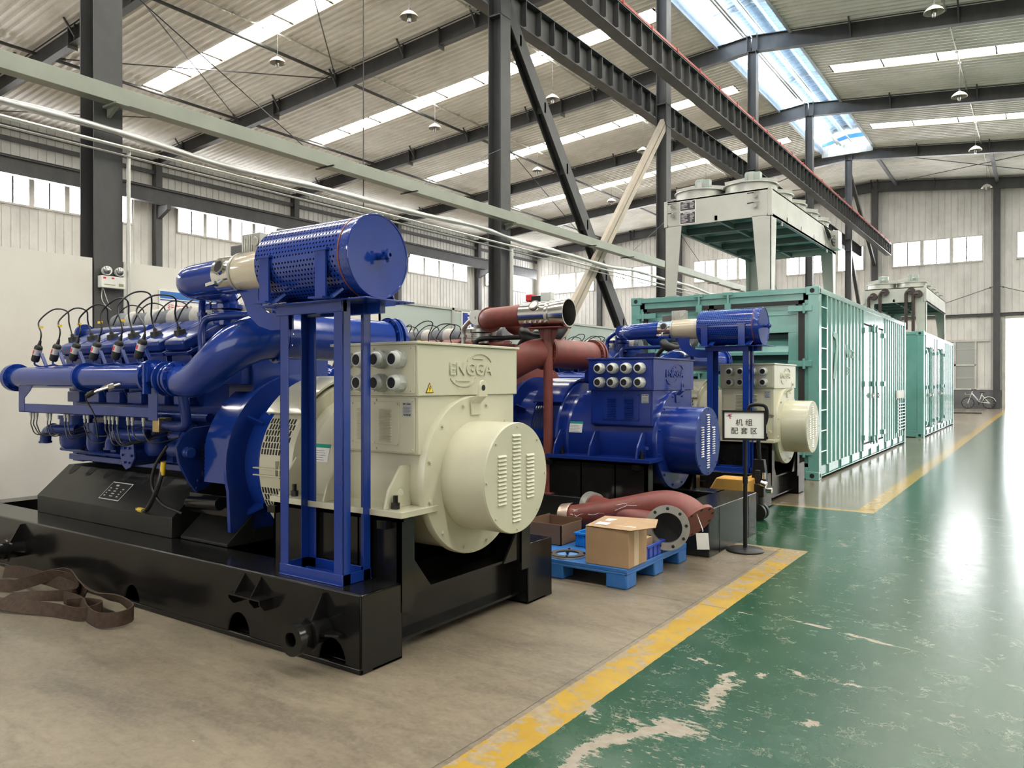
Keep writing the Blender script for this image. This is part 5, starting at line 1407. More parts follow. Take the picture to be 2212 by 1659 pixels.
# ================================================================= CONTAINERS
def container(x0, x1, y0, y1, H, label, front_doors, side_doors, ladder=True, words=False):
    root = empty('equipment_container', (x1, y0, 0), label, 'container'); BS = root.location
    def B(): return MB(BS)
    f = B(); p = .16
    for xx in (x0, x1 - p):
        for yy in (y0, y1 - p): f.box(xx, xx + p, yy, yy + p, .12, H - .1)
    for yy in (y0 + .01, y1 - .13): f.box(x0 + .05, x1 - .05, yy, yy + .12, H - .10, H - .015); f.box(x0 + .05, x1 - .05, yy, yy + .12, .02, .19)
    for xx in (x0 + .01, x1 - .13): f.box(xx, xx + .12, y0 + .05, y1 - .05, H - .10, H - .015)
    f.box(x0 + .01, x0 + .13, y0 + .05, y1 - .05, .02, .19)
    f.box(x1 - .12, x1 - .03, y0 + .05, y1 - .05, .06, .20)
    f.box(x1 - .04, x1 + .0, y0 + .1, y1 - .1, .04, .055)
    f.box(x0 + .05, x1 - .05, y0 + .06, y1 - .06, H - .06, H - .03)
    f.box(x0 + .05, x1 - .05, y0 + .1, y1 - .1, .02, .06)
    f.build('frame', TEAL, root, bevel=.006)
    for xx in (x0, x1 - .19):
        for yy in (y0 - .005, y1 - .17):
            for z0_ in (0, H - .13): c = B(); c.box(xx - .004, xx + .19, yy, yy + .18, z0_, z0_ + .13); c.build('corner_casting', TEAL, root, bevel=.008)
    c = B()
    for xx in (x0 + .09, x1 - .10):
        for zz in (.065, H - .065):
            c.lathe([(0, .001), (0, .036)], (xx, y0 - .0065, zz), (0, -1, 0), 18, False); c.box(xx - .034, xx + .034, y0 - .0072, y0 - .0066, zz - .022, zz + .022)
    for zz in (.065, H - .065):
        c.lathe([(0, .001), (0, .034)], (x1 + .0005, y0 + .09, zz), (1, 0, 0), 18, False)
    c.build('casting_hole', HOLE, root, smooth=False)
    # ribbed long sides
    z0s, z1s = .20, H - .10
    def side(mb, a, b, xx, outward):
        n = max(1, int(round((b - a) / .30))); pz = (b - a) / n; pts = []
        for i in range(n):
            for t, d in ((0, 0), (.30, 0), (.42, 1), (.88, 1)): pts.append((a + (i + t) * pz, xx - outward * (.012 + .045 * d)))
        pts.append((b, xx - outward * .012))
        vs = []; fs = []
        for (yy, q) in pts: vs += [(q, yy, z0s), (q, yy, z1s)]
        for i in range(len(pts) - 1): fs.append((2 * i, 2 * i + 2, 2 * i + 3, 2 * i + 1))
        mb.add(vs, fs)
    s = B(); ya_ = y0 + .16
    if ladder: ya_ = y0 + .56
    for (d0, d1, zz0, zz1) in side_doors:
        side(s, ya_, d0, x1, 1); ya_ = d1
        s.box(x1 - .05, x1 - .015, d0, d1, zz1, z1s); s.box(x1 - .05, x1 - .015, d0, d1, z0s - .02, zz0)
    side(s, ya_, y1 - .16, x1, 1)
    side(s, y0 + .16, y1 - .16, x0, -1)
    s.box(x0 + .1, x1 - .1, y1 - .05, y1 - .02, z0s, z1s)
    s.build('ribbed_side', TEAL, root, smooth=False)
    if ladder:
        l = B(); l.box(x1 - .14, x1 - .12, y0 + .16, y0 + .56, z0s, z1s); l.box(x1 - .12, x1 - .01, y0 + .55, y0 + .56, z0s, z1s); l.build('ladder_recess', TEAL, root, smooth=False)
        for k in range(8): l = B(); l.cyl((x1 - .02, y0 + .14, .42 + k * .32), (x1 - .02, y0 + .57, .42 + k * .32), .013, seg=10); l.build('ladder_rung', TEAL, root)
    # forklift pockets and lashing strip along the sill
    l = B()
    k = y0 + .7
    while k < y1 - .5: l.box(x1 - .035, x1 - .005, k, k + .02, .05, .2); k += .9
    l.build('sill_gusset', TEAL, root, smooth=False)
    # side doors
    for (d0, d1, zz0, zz1) in side_doors:
        dm = (d0 + d1) / 2
        g = B(); g.box(x1 - .047, x1 - .037, d0, d1, zz0, zz1); g.build('door_gasket', GASKET, root, smooth=False)
        for (a, b, sgn) in ((d0 + .03, dm - .012, -1), (dm + .012, d1 - .03, 1)):
            d = B(); d.box(x1 - .045, x1 - .025, a, b, zz0 + .03, zz1 - .03)
            for e_ in (a, b - .05): d.box(x1 - .03, x1 - .012, e_, e_ + .05, zz0 + .03, zz1 - .03)
            do = d.build('side_door', TEAL, root, bevel=.003)
            rx = dm + sgn * .17
            r = B(); r.cyl((x1 + .012, rx, zz0 - .04), (x1 + .012, rx, zz1 + .03), .016, seg=10)
            for q in (.03, .5, .97): r.box(x1 - .02, x1 + .03, rx - .05, rx + .05, zz0 + (zz1 - zz0) * q - .05, zz0 + (zz1 - zz0) * q + .05)
            r.build('lock_rod', TEAL, do, bevel=.002)
            r = B(); zq = zz0 + (zz1 - zz0) * .40; r.bar((x1 + .03, rx - .02 * sgn, zq), (x1 + .03, rx + .24 * sgn, zq), .02, .035); r.box(x1 - .01, x1 + .04, rx + .1 * sgn - .02, rx + .1 * sgn + .02, zq - .05, zq + .05); r.build('door_handle', GALV, do)
            h = B(); hx = d0 if sgn < 0 else d1
            for q in (.06, .5, .94): h.box(x1 - .04, x1 + .02, hx - .06, hx + .06, zz0 + (zz1 - zz0) * q - .05, zz0 + (zz1 - zz0) * q + .05)
            h.build('hinge', TEAL, do, bevel=.002)
    # front end
    if front_doors:
        g = B(); g.box(x0 + .1, x1 - .16, y0 + .10, y0 + .12, H - .28, H - .1); g.box(x0 + .16, x0 + .24, y0 + .035, y0 + .12, .19, H - .1); g.box(x1 - .24, x1 - .16, y0 + .035, y0 + .12, .19, H - .1); g.box(x0 + .1, x1 - .16, y0 + .035, y0 + .12, H - .20, H - .09); g.box(x0 + .1, x1 - .16, y0 + .035, y0 + .12, .19, .25)
        g.box(x0 + .16, x1 - .16, y0 + .056, y0 + .061, H - .34, H - .1); g.box(x0 + .16, x0 + .34, y0 + .056, y0 + .061, .19, H - .1); g.box(x1 - .36, x1 - .16, y0 + .056, y0 + .061, .19, H - .1); g.box(x0 + (x1 - x0) * .46 - .08, x0 + (x1 - x0) * .46 + .08, y0 + .056, y0 + .061, .19, H - .1)
        g.build('door_surround', TEAL, root, smooth=False)
        g = B(); xa, xb = x0 + .22, x1 - .22; zt = H - .20; xm = x0 + (x1 - x0) * .46
        for (q0, q1, r0, r1) in ((xa, xb, zt - .06, zt), (xa, xa + .07, .25, zt), (xb - .09, xb, .25, zt), (xm - .04, xm + .04, .25, zt)): g.box(q0, q1, y0 + .02, y0 + .055, r0, r1)
        g.build('door_gasket', GASKET, root, smooth=False)
        for (a, b) in ((xa + .07, xm - .04), (xm + .04, xb - .09)):
            d = B(); lo, hi = .62, 2.27
            d.box(a, b, y0 + .06, y0 + .10, .25, lo); d.box(a, b, y0 + .06, y0 + .10, hi, zt - .06)
            d.box(a, a + .12, y0 + .06, y0 + .10, lo, hi); d.box(b - .16, b, y0 + .06, y0 + .10, lo, hi)
            d.box(a + .03, b - .03, y0 + .05, y0 + .06, zt - .22, zt - .20)
            do = d.build('end_door', TEAL, root, bevel=.004)
            d = B(); d.box(a + .12, b - .16, y0 + .28, y0 + .30, lo, hi); d.build('louvre_back', TEAL_DK, do, smooth=False)
            for k in range(5):
                z = hi - .33 * k
                lv = B(); lv.prism([(y0 + .06, z - .33), (y0 + .06, z - .31), (y0 + .22, z - .09), (y0 + .235, z - .10)], 'x', a + .12, b - .16)
                lv.box(a + .12, b - .16, y0 + .05, y0 + .10, z - .345, z - .30); lv.build('louvre_blade', TEAL, do, smooth=False)
            for xx in (a + .85 * (b - a) if a < xm - .5 else a + .18 * (b - a),):
                r = B(); r.cyl((xx, y0 + .0, .12), (xx, y0 + .0, H - .05), .020, seg=10)
                for zz in (.3, .9, 1.7, H - .25): r.box(xx - .05, xx + .05, y0 - .02, y0 + .06, zz - .06, zz + .06)
                r.box(xx - .09, xx + .07, y0 - .015, y0 + .02, H - .06, H - .01)
                r.build('lock_rod', TEAL, do, bevel=.002)
        h = B()
        for xx, s_ in ((xa, 1), (xb, -1)):
            for zz in (.42, 1.78, H - .33):
                h.box(xx - .12 if s_ > 0 else xx - .24, xx + .24 if s_ > 0 else xx + .12, y0 - .015, y0 + .02, zz - .045, zz + .045); h.cyl((xx, y0 - .005, zz - .08), (xx, y0 - .005, zz + .08), .022, seg=10)
        h.build('hinge', TEAL, root, bevel=.004)
    else:
        s = B(); s.box(x0 + .1, x1 - .16, y0 + .03, y0 + .05, .19, H - .1)
        for k in range(4): s.box(x0 + .6 + k * .62, x0 + .66 + k * .62, y0 + .01, y0 + .03, .19, H - .1)
        s.build('end_wall', TEAL, root, smooth=False)
    return root, BS

C1, B1 = container(-5.95, -2.82, 12.27, 21.12, 2.96, 'large teal shipping-type container with end doors, carrying the bigger cooler', True, [(15.85, 18.0, .30, 2.62)], True)
text('faded_lettering', 'Nwce', .34, (-2.826, 14.55, 2.02), FX, paint('faded_white_paint', (.26, .43, .38), .5), C1, base=B1, ext=.002)
text('faded_lettering', 'E7', .20, (-2.826, 14.45, 1.68), FX, paint('faded_white_paint', (.26, .43, .38), .5), C1, base=B1, ext=.002)
m = MB(B1); m.prism([(13.25, 1.55), (13.42, 1.55), (13.62, 2.1), (13.55, 2.3), (13.25, 2.32), (13.25, 2.24), (13.42, 2.2), (13.46, 2.08)], 'x', -2.83, -2.822); m.build('faded_mark', paint('faded_white_paint', (.26, .43, .38), .5), C1, smooth=False)
m = MB(B1); m.box(-2.83, -2.80, 19.7, 20.7, 1.12, 1.30); m.build('notice_plate', INKW, C1, smooth=False)
m = MB(B1)
for k in range(9): m.box(-2.84, -2.79, 19.8, 20.9, .38 + k * .075, .40 + k * .075)
m.box(-2.85, -2.80, 19.75, 19.8, .32, 1.08); m.box(-2.85, -2.80, 20.9, 20.95, .32, 1.08); m.build('vent_grille', TEAL, C1, smooth=False)
C2, B2 = container(-5.80, -2.66, 23.2, 31.3, 2.87, 'smaller-looking teal container farther down the aisle with two pairs of side doors', False, [(23.75, 25.6, .25, 2.45), (26.55, 28.4, .25, 2.5)], False)

# ================================================================= ROOF COOLERS
def cooler(x0, x1, y0, y1, zf, z0, z1, label, near_legs, nfan, plates, pipes):
    root = empty('dry_cooler', ((x0 + x1) / 2, y0, zf), label, 'cooler'); BS = root.location
    def B(): return MB(BS)
    c = B(); t = .03
    c.box(x0, x1, y0, y0 + t, z0, z1); c.box(x0, x1, y1 - t, y1, z0, z1); c.box(x0, x0 + t, y0, y1, z0, z1); c.box(x1 - t, x1, y0, y1, z0, z1)
    c.box(x0, x1, y0, y1, z1 - .03, z1)
    c.box(x0 - .012, x0 + .05, y0 - .012, y0 + .05, z0, z1); c.box(x1 - .05, x1 + .012, y0 - .012, y0 + .05, z0, z1)
    c.build('casing', GALV_DULL, root, bevel=.004)
    c = B(); c.box(x0 + .05, x1 - .05, y0 + .05, y1 - .05, z0 + .16, z0 + .2); c.build('coil_pack', TEAL_DK, root, smooth=False)
    c = B(); n = 5
    for k in range(1, n): yy = y0 + (y1 - y0) * k / n; c.box(x0, x1, yy - .025, yy + .025, z0, z0 + .12)
    c.box((x0 + x1) / 2 - .025, (x0 + x1) / 2 + .025, y0, y1, z0 + .02, z0 + .1)
    for xx in (x0, x1 - .06): c.box(xx, xx + .06, y0, y1, z0 - .005, z0 + .04)
    c.build('under_frame', paint('green_galvanised', (.10, .13, .12), .45), root, smooth=False)
    # tapering legs
    for yy, inw in ((y0, 1), (y1, -1)):
        for xx, s_ in ((x0, 1), (x1, -1)):
            w0, w1 = .30, .20
            l = B()
            l.prism([(xx, z0 + .01), (xx + s_ * w0, z0 + .01), (xx + s_ * w1, zf + .01), (xx, zf + .01)], 'y', yy, yy + inw * .012)
            l.prism([(yy, z0 + .01), (yy + inw * w0, z0 + .01), (yy + inw * w1, zf + .01), (yy, zf + .01)], 'x', xx, xx + s_ * .012)
            l.box(min(xx, xx + s_ * .22), max(xx, xx + s_ * .22), min(yy, yy + inw * .22), max(yy, yy + inw * .22), zf, zf + .012)
            l.build('leg', GALV_DULL, root, smooth=False)
    # fans
    for i in range(nfan):
        yy = y0 + (y1 - y0) * (i + .5) / nfan
        for xx in (x0 + (x1 - x0) * .26, x0 + (x1 - x0) * .74):
            r = min((x1 - x0) * .23, (y1 - y0) / nfan * .46)
            f = B(); f.lathe([(0, r + .04), (.03, r), (.15, r), (.15, r + .035), (.17, r + .035), (.17, r - .01), (.02, r - .02)], (xx, yy, z1), (0, 0, 1), 32, False)
            fo = f.build('fan_cowl', GALV, root)
            f = B(); f.cyl((xx, yy, z1 + .14), (xx, yy, z1 + .40), .10, .09, seg=20)
            for k in range(10): q = k * PI / 5; f.box(xx + .095 * math.cos(q) - .008, xx + .095 * math.cos(q) + .008, yy + .095 * math.sin(q) - .008, yy + .095 * math.sin(q) + .008, z1 + .16, z1 + .38)
            f.box(xx + .06, xx + .17, yy - .06, yy + .06, z1 + .20, z1 + .39)
            f.build('fan_motor', paint('motor_grey_green', (.36, .42, .38), .4), fo, bevel=.004)
            f = B()
            for q in (0.3, 0.3 + PI / 2, 0.3 + PI, 0.3 + 1.5 * PI):
                f.bar((xx + .08 * math.cos(q), yy + .08 * math.sin(q), z1 + .27), (xx + r * math.cos(q), yy + r * math.sin(q), z1 + .22), .07, .09)
            f.tube((xx, yy, z1 + .17), (xx, yy, z1 + .18), r * .75, r * .73, 24); f.tube((xx, yy, z1 + .18), (xx, yy, z1 + .19), r * .45, r * .43, 24)
            f.build('motor_arm', GALV, fo, smooth=False)
        e = B(); e.tube((x1 - .03, yy + .4, z1 + .03), (x1 - .02, yy + .4, z1 + .03), .035, .022, 14); e.build('lifting_ring', GALV, root)
    if plates:
        for zz0, zz1 in ((z0 + .24, z0 + .41), (z0 + .02, z0 + .225)):
            p = B(); xa = x0 + .27; xb = xa + .28
            p.box(xa, xb, y0 - .004, y0, zz0, zz1); po = p.build('rating_plate', INKW, root, smooth=False)
            p = B(); p.box(xa + .012, xb - .012, y0 - .006, y0 - .004, zz0 + .01, zz1 - .01); p.build('plate_field', paint('plate_dark', (.045, .04, .05), .4), po, smooth=False)
            p = B(); n = int((zz1 - zz0 - .03) / .02); random.seed(5)
            p.box(xa + .06, xb - .06, y0 - .008, y0 - .006, zz1 - .03, zz1 - .02)
            for k in range(1, n):
                z_ = zz1 - .025 - k * .02; p.box(xa + .03, xa + .03 + random.uniform(.05, .12), y0 - .008, y0 - .006, z_ - .006, z_); p.box(xb - .10, xb - .10 + random.uniform(.03, .08), y0 - .008, y0 - .006, z_ - .006, z_)
            p.build('plate_lettering', INKW, po, smooth=False)
        for xx in (x0 + .16, x1 - .24):
            for zz in (z0 + .17, z0 + .33):
                v = B(); v.cyl((xx, y0, zz), (xx, y0 - .06, zz), .028, seg=14); v.cyl((xx, y0 - .06, zz), (xx, y0 - .075, zz), .036, seg=6); v.cyl((xx + .0, y0 - .04, zz), (xx, y0 - .04, zz + .05), .012, seg=8)
                v.bar((xx - .02, y0 - .04, zz + .055), (xx + .07, y0 - .045, zz + .055), .014, .02)
                v.build('drain_valve', CHROME, root)
                v = B(); v.bar((xx - .14, y0 - .003, zz + .062), (xx - .02, y0 - .003, zz + .066), .006, .012); v.build('slot_mark', HOLE, root, smooth=False)
        e = B(); e.box(x1, x1 + .14, y1 - .45, y1 - .12, z0 + .05, z1 - .02); e.build('junction_box', GALV, root, bevel=.006)
        e = B()
        for k in range(4): e.sweep(spl([(x1 + .02, y1 - 1.1, z1 - .04), (x1 + .05, y1 - .85, z1 - .12 - .05 * k), (x1 + .06, y1 - .6, z0 + .12 + .05 * k), (x1 + .07, y1 - .45, z0 + .10 + .07 * k)], 6), .012, seg=6)
        e.build('fan_cable', CABLE, root)
        for yy in (y0 + .62, y1 - .8):
            e = B(); e.tube((x1 - .012, yy, z0 - .035), (x1 + .004, yy, z0 - .035), .035, .018, 14); e.build('lifting_ring', GALV, root)
    for (px, pz, drop) in pipes:
        p = B(); yy = y0 - .10
        p.sweep(spl([(px + .12, y0, pz), (px + .10, yy, pz), (px + .02, yy - .01, pz - .005), (px - .02, yy, pz - .08), (px - .02, yy, pz - .2), (px - .02, yy, drop)], 5), .045, seg=12)
        p.cyl((px + .11, y0 - .14, pz), (px + .11, y0 + .0, pz), .10, seg=20)
        p.build('water_pipe', PIPE_BR, root)
    return root
cooler(-5.36, -3.565, 12.36, 16.95, 2.96, 4.14, 4.58, 'large galvanised dry cooler with tapering legs on the nearer teal container', True, 5, True, [])
cooler(-4.30, -2.70, 23.95, 29.0, 2.87, 3.72, 4.14, 'distant galvanised dry cooler with brown pipes on the farther teal container', True, 5, False,
       [(-3.82, 4.03, 2.9), (-4.12, 3.92, 2.9), (-3.16, 4.02, 2.95), (-2.98, 3.93, 2.9)])

# ================================================================= PALLET AND WHAT IS ON IT
PX1, PY0 = -2.47, 5.02
root = empty('plastic_pallet', (-3.05, 5.6, 0), 'blue plastic pallet on the floor between the two nearest generator sets', 'pallet'); BS = root.location
def B(): return MB(BS)
c = B(); x0, x1, y0, y1 = -3.70, PX1, 5.02, 6.15
c.box(x0, x1, y0, y1, .118, .15)
for k in range(1): c.box(x0, x1, y0, y0 + .02, .10, .12)
c.box(x1 - .02, x1, y0, y1, .10, .12); c.box(x0, x1, y1 - .02, y1, .10, .12)
c.build('deck', PALLET, root, bevel=.006)
for xx in (x1 - .17, (x0 + x1) / 2 - .09, x0):
    for yy in (y0, (y0 + y1) / 2 - .08, y1 - .17):
        c = B(); c.box(xx, xx + .17, yy, yy + .17, 0, .12); c.build('foot_block', PALLET, root, bevel=.012)
# cardboard box
root = empty('cardboard_box', (-2.63, 5.12, .15), 'brown taped cardboard box with an open flap on the near corner of the blue pallet', 'box'); BS = root.location
c = B(); bx0, bx1, by0, by1, bz = -2.815, -2.462, 5.035, 5.345, .425
c.box(bx0, bx1, by0, by1, .151, bz); bo = c.build('carton', CARD, root, bevel=.003)
c = B(); c.add([(bx0, by0, bz + .002), (bx1 + .02, by0 - .01, bz + .003), (bx1 + .17, by0 + .09, bz + .028), (bx1 + .10, by1 - .02, bz + .05), (bx0 + .0, by1, bz + .03)], [(0, 1, 2, 3, 4)])
c.add([(bx0, by0, bz + .006), (bx1 + .02, by0 - .01, bz + .007), (bx1 + .17, by0 + .09, bz + .032), (bx1 + .10, by1 - .02, bz + .054), (bx0 + .0, by1, bz + .034)], [(4, 3, 2, 1, 0)]); c.build('flap', CARD, root, smooth=False)
c = B(); c.box(bx1, bx1 + .001, by0 + .09, by0 + .17, .155, bz - .0); c.box(bx1, bx1 + .0015, by0 + .10, by0 + .16, .16, .24); c.build('tape_strip', TAPE, root, smooth=False)
c = B(); 
def lidpt(x, y): return bz + .008 + .03 * max(0, (y - by0) / .31) * .9
for (xa, xb, ya_, yb_) in ((-2.76, -2.66, 5.08, 5.15), (-2.60, -2.44, 5.10, 5.20), (-2.74, -2.50, 5.20, 5.26)):
    c.add([(xa, ya_, lidpt(0, ya_) + .004), (xb, ya_, lidpt(0, ya_) + .006), (xb, yb_, lidpt(0, yb_) + .006), (xa, yb_, lidpt(0, yb_) + .006)], [(0, 1, 2, 3)])
c.build('paper_label', PAPER, root, smooth=False)
# blue bins
def bin_(x0, x1, y0, y1, z, h, m_, lab):
    root = empty('parts_bin', ((x0 + x1) / 2, (y0 + y1) / 2, z), lab, 'bin'); BS = root.location
    c = MB(BS); t = .006
    c.box(x0, x1, y0, y1, z, z + .006); c.box(x0, x1, y0, y0 + t, z, z + h); c.box(x0, x1, y1 - t, y1, z, z + h); c.box(x0, x0 + t, y0, y1, z, z + h); c.box(x1 - t, x1, y0, y1, z, z + h)
    c.build('tub', m_, root, bevel=.002)
    c = MB(BS)
    for (a, b, d, e) in ((x0 - .012, x1 + .012, y0 - .012, y0 + .004), (x0 - .012, x1 + .012, y1 - .004, y1 + .012), (x0 - .012, x0 + .004, y0, y1), (x1 - .004, x1 + .012, y0, y1)): c.box(a, b, d, e, z + h - .018, z + h)
    n = 5
    for k in range(n): xx = x0 + (x1 - x0) * (k + .5) / n; c.box(xx - .004, xx + .004, y0 - .008, y0, z, z + h - .02)
    for k in range(4): yy = y0 + (y1 - y0) * (k + .5) / 4; c.box(x1, x1 + .008, yy - .004, yy + .004, z, z + h - .02)
    c.build('rim', m_, root, bevel=.002)
    return root
bin_(-3.17, -2.90, 5.50, 5.88, .151, .115, BIN, 'bright blue plastic bin left of the cardboard box')
bin_(-2.74, -2.485, 5.39, 5.72, .151, .10, BIN2, 'violet blue plastic bin right of the cardboard box, under the flange')
root = empty('steel_fitting', (-3.0, 5.62, .16), 'shiny steel fitting standing in the bright blue bin', 'fitting'); BS = root.location
c = MB(BS); c.cyl((-2.99, 5.62, .16), (-2.99, 5.62, .31), .045, seg=18); c.cyl((-2.99, 5.62, .27), (-2.99, 5.62, .29), .065, seg=6); c.cyl((-2.99, 5.62, .34), (-2.93, 5.60, .30), .04, seg=14); c.cyl((-2.93, 5.68, .16), (-2.93, 5.68, .25), .05, seg=6)
c.build('fitting_body', CHROME, root)
o = MB((-2.64, 5.55, .16)); o.box(-2.70, -2.54, 5.47, 5.62, .158, .285); q = o.build('small_carton', CARD, smooth=False); q.location = (-2.64, 5.55, .16); tag(q, 'small brown carton with a white label inside the violet blue bin', 'box')
o = MB((-2.64, 5.55, .16)); o.box(-2.62, -2.55, 5.468, 5.47, .235, .28); o.build('paper_label', PAPER, q, smooth=False)
root = empty('gasket_disc', (-3.03, 5.16, .152), 'round flat flange gasket lying on the left of the blue pallet', 'disc'); BS = root.location
c = MB(BS); c.tube((-3.05, 5.17, .152), (-3.05, 5.17, .164), .145, .115, 48); c.build('outer_ring', GALV, root)
c = MB(BS); c.tube((-3.05, 5.17, .164), (-3.05, 5.17, .172), .140, .092, 48); c.build('dark_ring', paint('brown_gasket', (.07, .06, .055), .6), root)
c = MB(BS); c.cyl((-3.05, 5.17, .152), (-3.05, 5.17, .158), .112, seg=40); c.build('blue_plate', paint('light_blue_plate', (.13, .30, .62), .4), root)
c = MB(BS); c.cyl((-3.05, 5.17, .158), (-3.05, 5.17, .185), .010, seg=10); c.cyl((-3.05, 5.17, .172), (-3.05, 5.17, .178), .016, seg=6); c.build('centre_bolt', RUBBER, root)
for a in (.4, 2.0, 3.9, 5.2): c = MB(BS); c.cyl((-3.05 + .13 * math.cos(a), 5.17 + .13 * math.sin(a), .164), (-3.05 + .13 * math.cos(a), 5.17 + .13 * math.sin(a), .182), .009, seg=6); c.build('bolt', RUBBER, root)
root = empty('open_carton', (-3.45, 5.62, .15), 'small dark brown open carton at the far left of the blue pallet', 'box'); BS = root.location
c = MB(BS)
for (a, b, d, e, h) in ((-3.60, -3.27, 5.44, 5.448, .17), (-3.60, -3.27, 5.78, 5.788, .18), (-3.60, -3.592, 5.44, 5.788, .19), (-3.278, -3.27, 5.44, 5.788, .165)): c.box(a, b, d, e, .151, .151 + h)
c.box(-3.6, -3.27, 5.44, 5.788, .151, .156); c.build('carton', CARD_DK, root, smooth=False)

# ---- red elbow pipe with steel flange and white tag, leaning over the pallet
root = empty('pipe_bend', (-2.75, 5.95, .15), 'red primer pipe bend with a machined steel flange, lying across the blue pallet', 'pipe'); BS = root.location
def pz(u, v, Y):   # point on the plane Y seen at photo position (u, v)
    F, CX, CYp = 1665., 1106., 829.5; yaw = math.radians(34.66); pit = math.atan(4.5 / F)
    c_, s_ = math.cos(yaw), math.sin(yaw); cp, sp = math.cos(pit), math.sin(pit); a = (u - CX) / F; b = -(v - CYp) / F
    d = (-s_ * cp + a * c_ - b * s_ * sp, c_ * cp + a * s_ + b * c_ * sp, -sp + b * cp); t = Y / d[1]
    return Vector((d[0] * t, Y, 1.5 + d[2] * t))
# measured run: open collar on the left, long limb, bend, flange on the right
A0, A1, A2, A3 = Vector((-3.50, 6.02, .285)), Vector((-3.36, 6.02, .305)), Vector((-3.01, 6.02, .375)), Vector((-2.68, 6.02, .450))
c = MB(BS); pts = spl([A0, A1, A2, A3, (-2.54, 6.015, .462), (-2.42, 6.0, .435), (-2.335, 5.975, .385)], 7)
n = len(pts); c.sweep(pts, [.105 + .028 * min(1, i / 20) for i in range(n)], seg=36)
E = Vector((-2.325, 5.97, .375)); dE = Vector((.74, -.26, -.62)).normalized()
c.cyl(E - dE * .01, E + dE * .018, .178, seg=44)
c.build('bend', RED, root, angle=50)
c = MB(BS); u_, v_ = _perp(dE)
for k in range(10):
    q = 2 * PI * k / 10; p = E + (u_ * math.cos(q) + v_ * math.sin(q)) * .155
    c.cyl(p - dE * .0115, p + dE * .0195, .014, seg=12)
c.build('bolt_hole', HOLE, root)
c = MB(BS); d_ = (A1 - A0).normalized(); c.lathe([(-.09, .105), (-.09, .122), (.0, .126), (.012, .12)], A0, d_, 40, False); c.lathe([(.0, .115), (-.09, .105)], A0, d_, 40, False)
c.build('collar', paint('wrapped_collar', (.55, .42, .33), .3, metal=.7, bump=.6, bscale=30), root)
# branch pipe behind with the big steel flange facing the camera
c = MB(BS); c.sweep(spl([(-3.36, 6.16, .385), (-3.15, 6.06, .37), (-2.85, 5.94, .35), (-2.54, 5.85, .33)], 6), .095, seg=28)
c.build('branch', RED, root)
c = MB(BS); c.tube((-3.34, 6.15, .385), (-3.42, 6.19, .39), .112, .095, 32); c.build('collar', GALV, root)
Fc = Vector((-2.448, 5.69, .350)); dF = Vector((.33, -.93, .10)).normalized()
c = MB(BS); c.lathe([(0, .118), (0, .176), (.026, .176), (.026, .172), (.03, .130), (.03, .118), (-.12, .116), (-.12, .001)], Fc - dF * .015, dF, 56, False)
fo = c.build('machined_flange', BARE, root, angle=30, label='machined bare steel flange')
c = MB(BS); c.cyl(Fc - dF * .10, Fc - dF * .07, .116, seg=36); c.build('flange_bore', HOLE, fo)
c = MB(BS); u_, v_ = _perp(dF)
for k in range(9):
    q = 2 * PI * k / 9 + .2; p = Fc + (u_ * math.cos(q) + v_ * math.sin(q)) * .150
    c.cyl(p, p + dF * .0175, .0125, seg=14)
c.build('bolt_hole', HOLE, fo)
c = MB(BS); tp = Vector((-2.20, 5.80, .33)); c.sweep(spl([E + Vector((.05, -.10, .08)), tp + Vector((0, 0, .02)), tp], 5), .003, seg=5)
c.build('tag_string', WHITE_P, root)
c = MB(BS); c.bar(tp + Vector((0, -.01, -.01)), tp + Vector((.015, -.02, -.135)), .10, .003, (0, 1, 0)); c.build('white_tag', WHITE_P, root, smooth=False)
c = MB(BS); random.seed(21)
for k in range(9):
    t_ = random.uniform(.05, .42); i = int(t_ * n); p = pts[i]; q = random.uniform(.1, .75); rr = .1345 - .028 * (1 - min(1, i / 20))
    for j in range(3):
        a0_ = Vector((0, -math.cos(q), math.sin(q))) * (rr); p1 = p + a0_; q2 = q + random.uniform(-.12, .12)
        i2 = min(n - 1, i + 1); p2 = pts[i2] + Vector((0, -math.cos(q2), math.sin(q2))) * (rr + .001); c.cyl(p1, p2, .0022, seg=4); p, q, i = pts[i2], q2, i2
c.build('scratch', INKW, root)

# ================================================================= STANDING SIGN
SX, SY = -2.185, 6.80
root = empty('standing_sign', (SX, SY, 0), 'black floor-standing sign with a white Chinese notice beside the boxed skid', 'sign'); BS = root.location
c = MB(BS); c.lathe([(0, .16), (.012, .162), (.022, .15), (.035, .03), (.035, .001)], (SX, SY, 0), (0, 0, 1), 44); c.build('base', SIGN_BLK, root)
c = MB(BS); c.cyl((SX, SY, .03), (SX, SY, .62), .0185, seg=16); c.cyl((SX, SY, .60), (SX, SY, .66), .023, seg=16); c.cyl((SX, SY, .62), (SX, SY, 1.04), .0155, seg=16); c.build('pole', SIGN_BLK, root)
R = Matrix.Rotation(math.radians(22), 3, 'Z')
ctr = Vector((SX - .005, SY - .02, 1.115)); rx = R @ Vector((1, 0, 0)); ny = R @ Vector((0, -1, 0)); upv = (Vector((0, 0, 1)) - ny * .10).normalized(); ny = rx.cross(upv)
if ny.y > 0: ny = -ny
def brd(mb, a, b, e, f, d0, d1):
    vs = [ctr + rx * p + upv * q + ny * d for d in (d0, d1) for p, q in ((a, e), (b, e), (b, f), (a, f))]
    mb.add(vs, [(0, 3, 2, 1), (4, 5, 6, 7), (0, 1, 5, 4), (1, 2, 6, 5), (2, 3, 7, 6), (3, 0, 4, 7)])
c = MB(BS); hw, hh_ = .186, .132
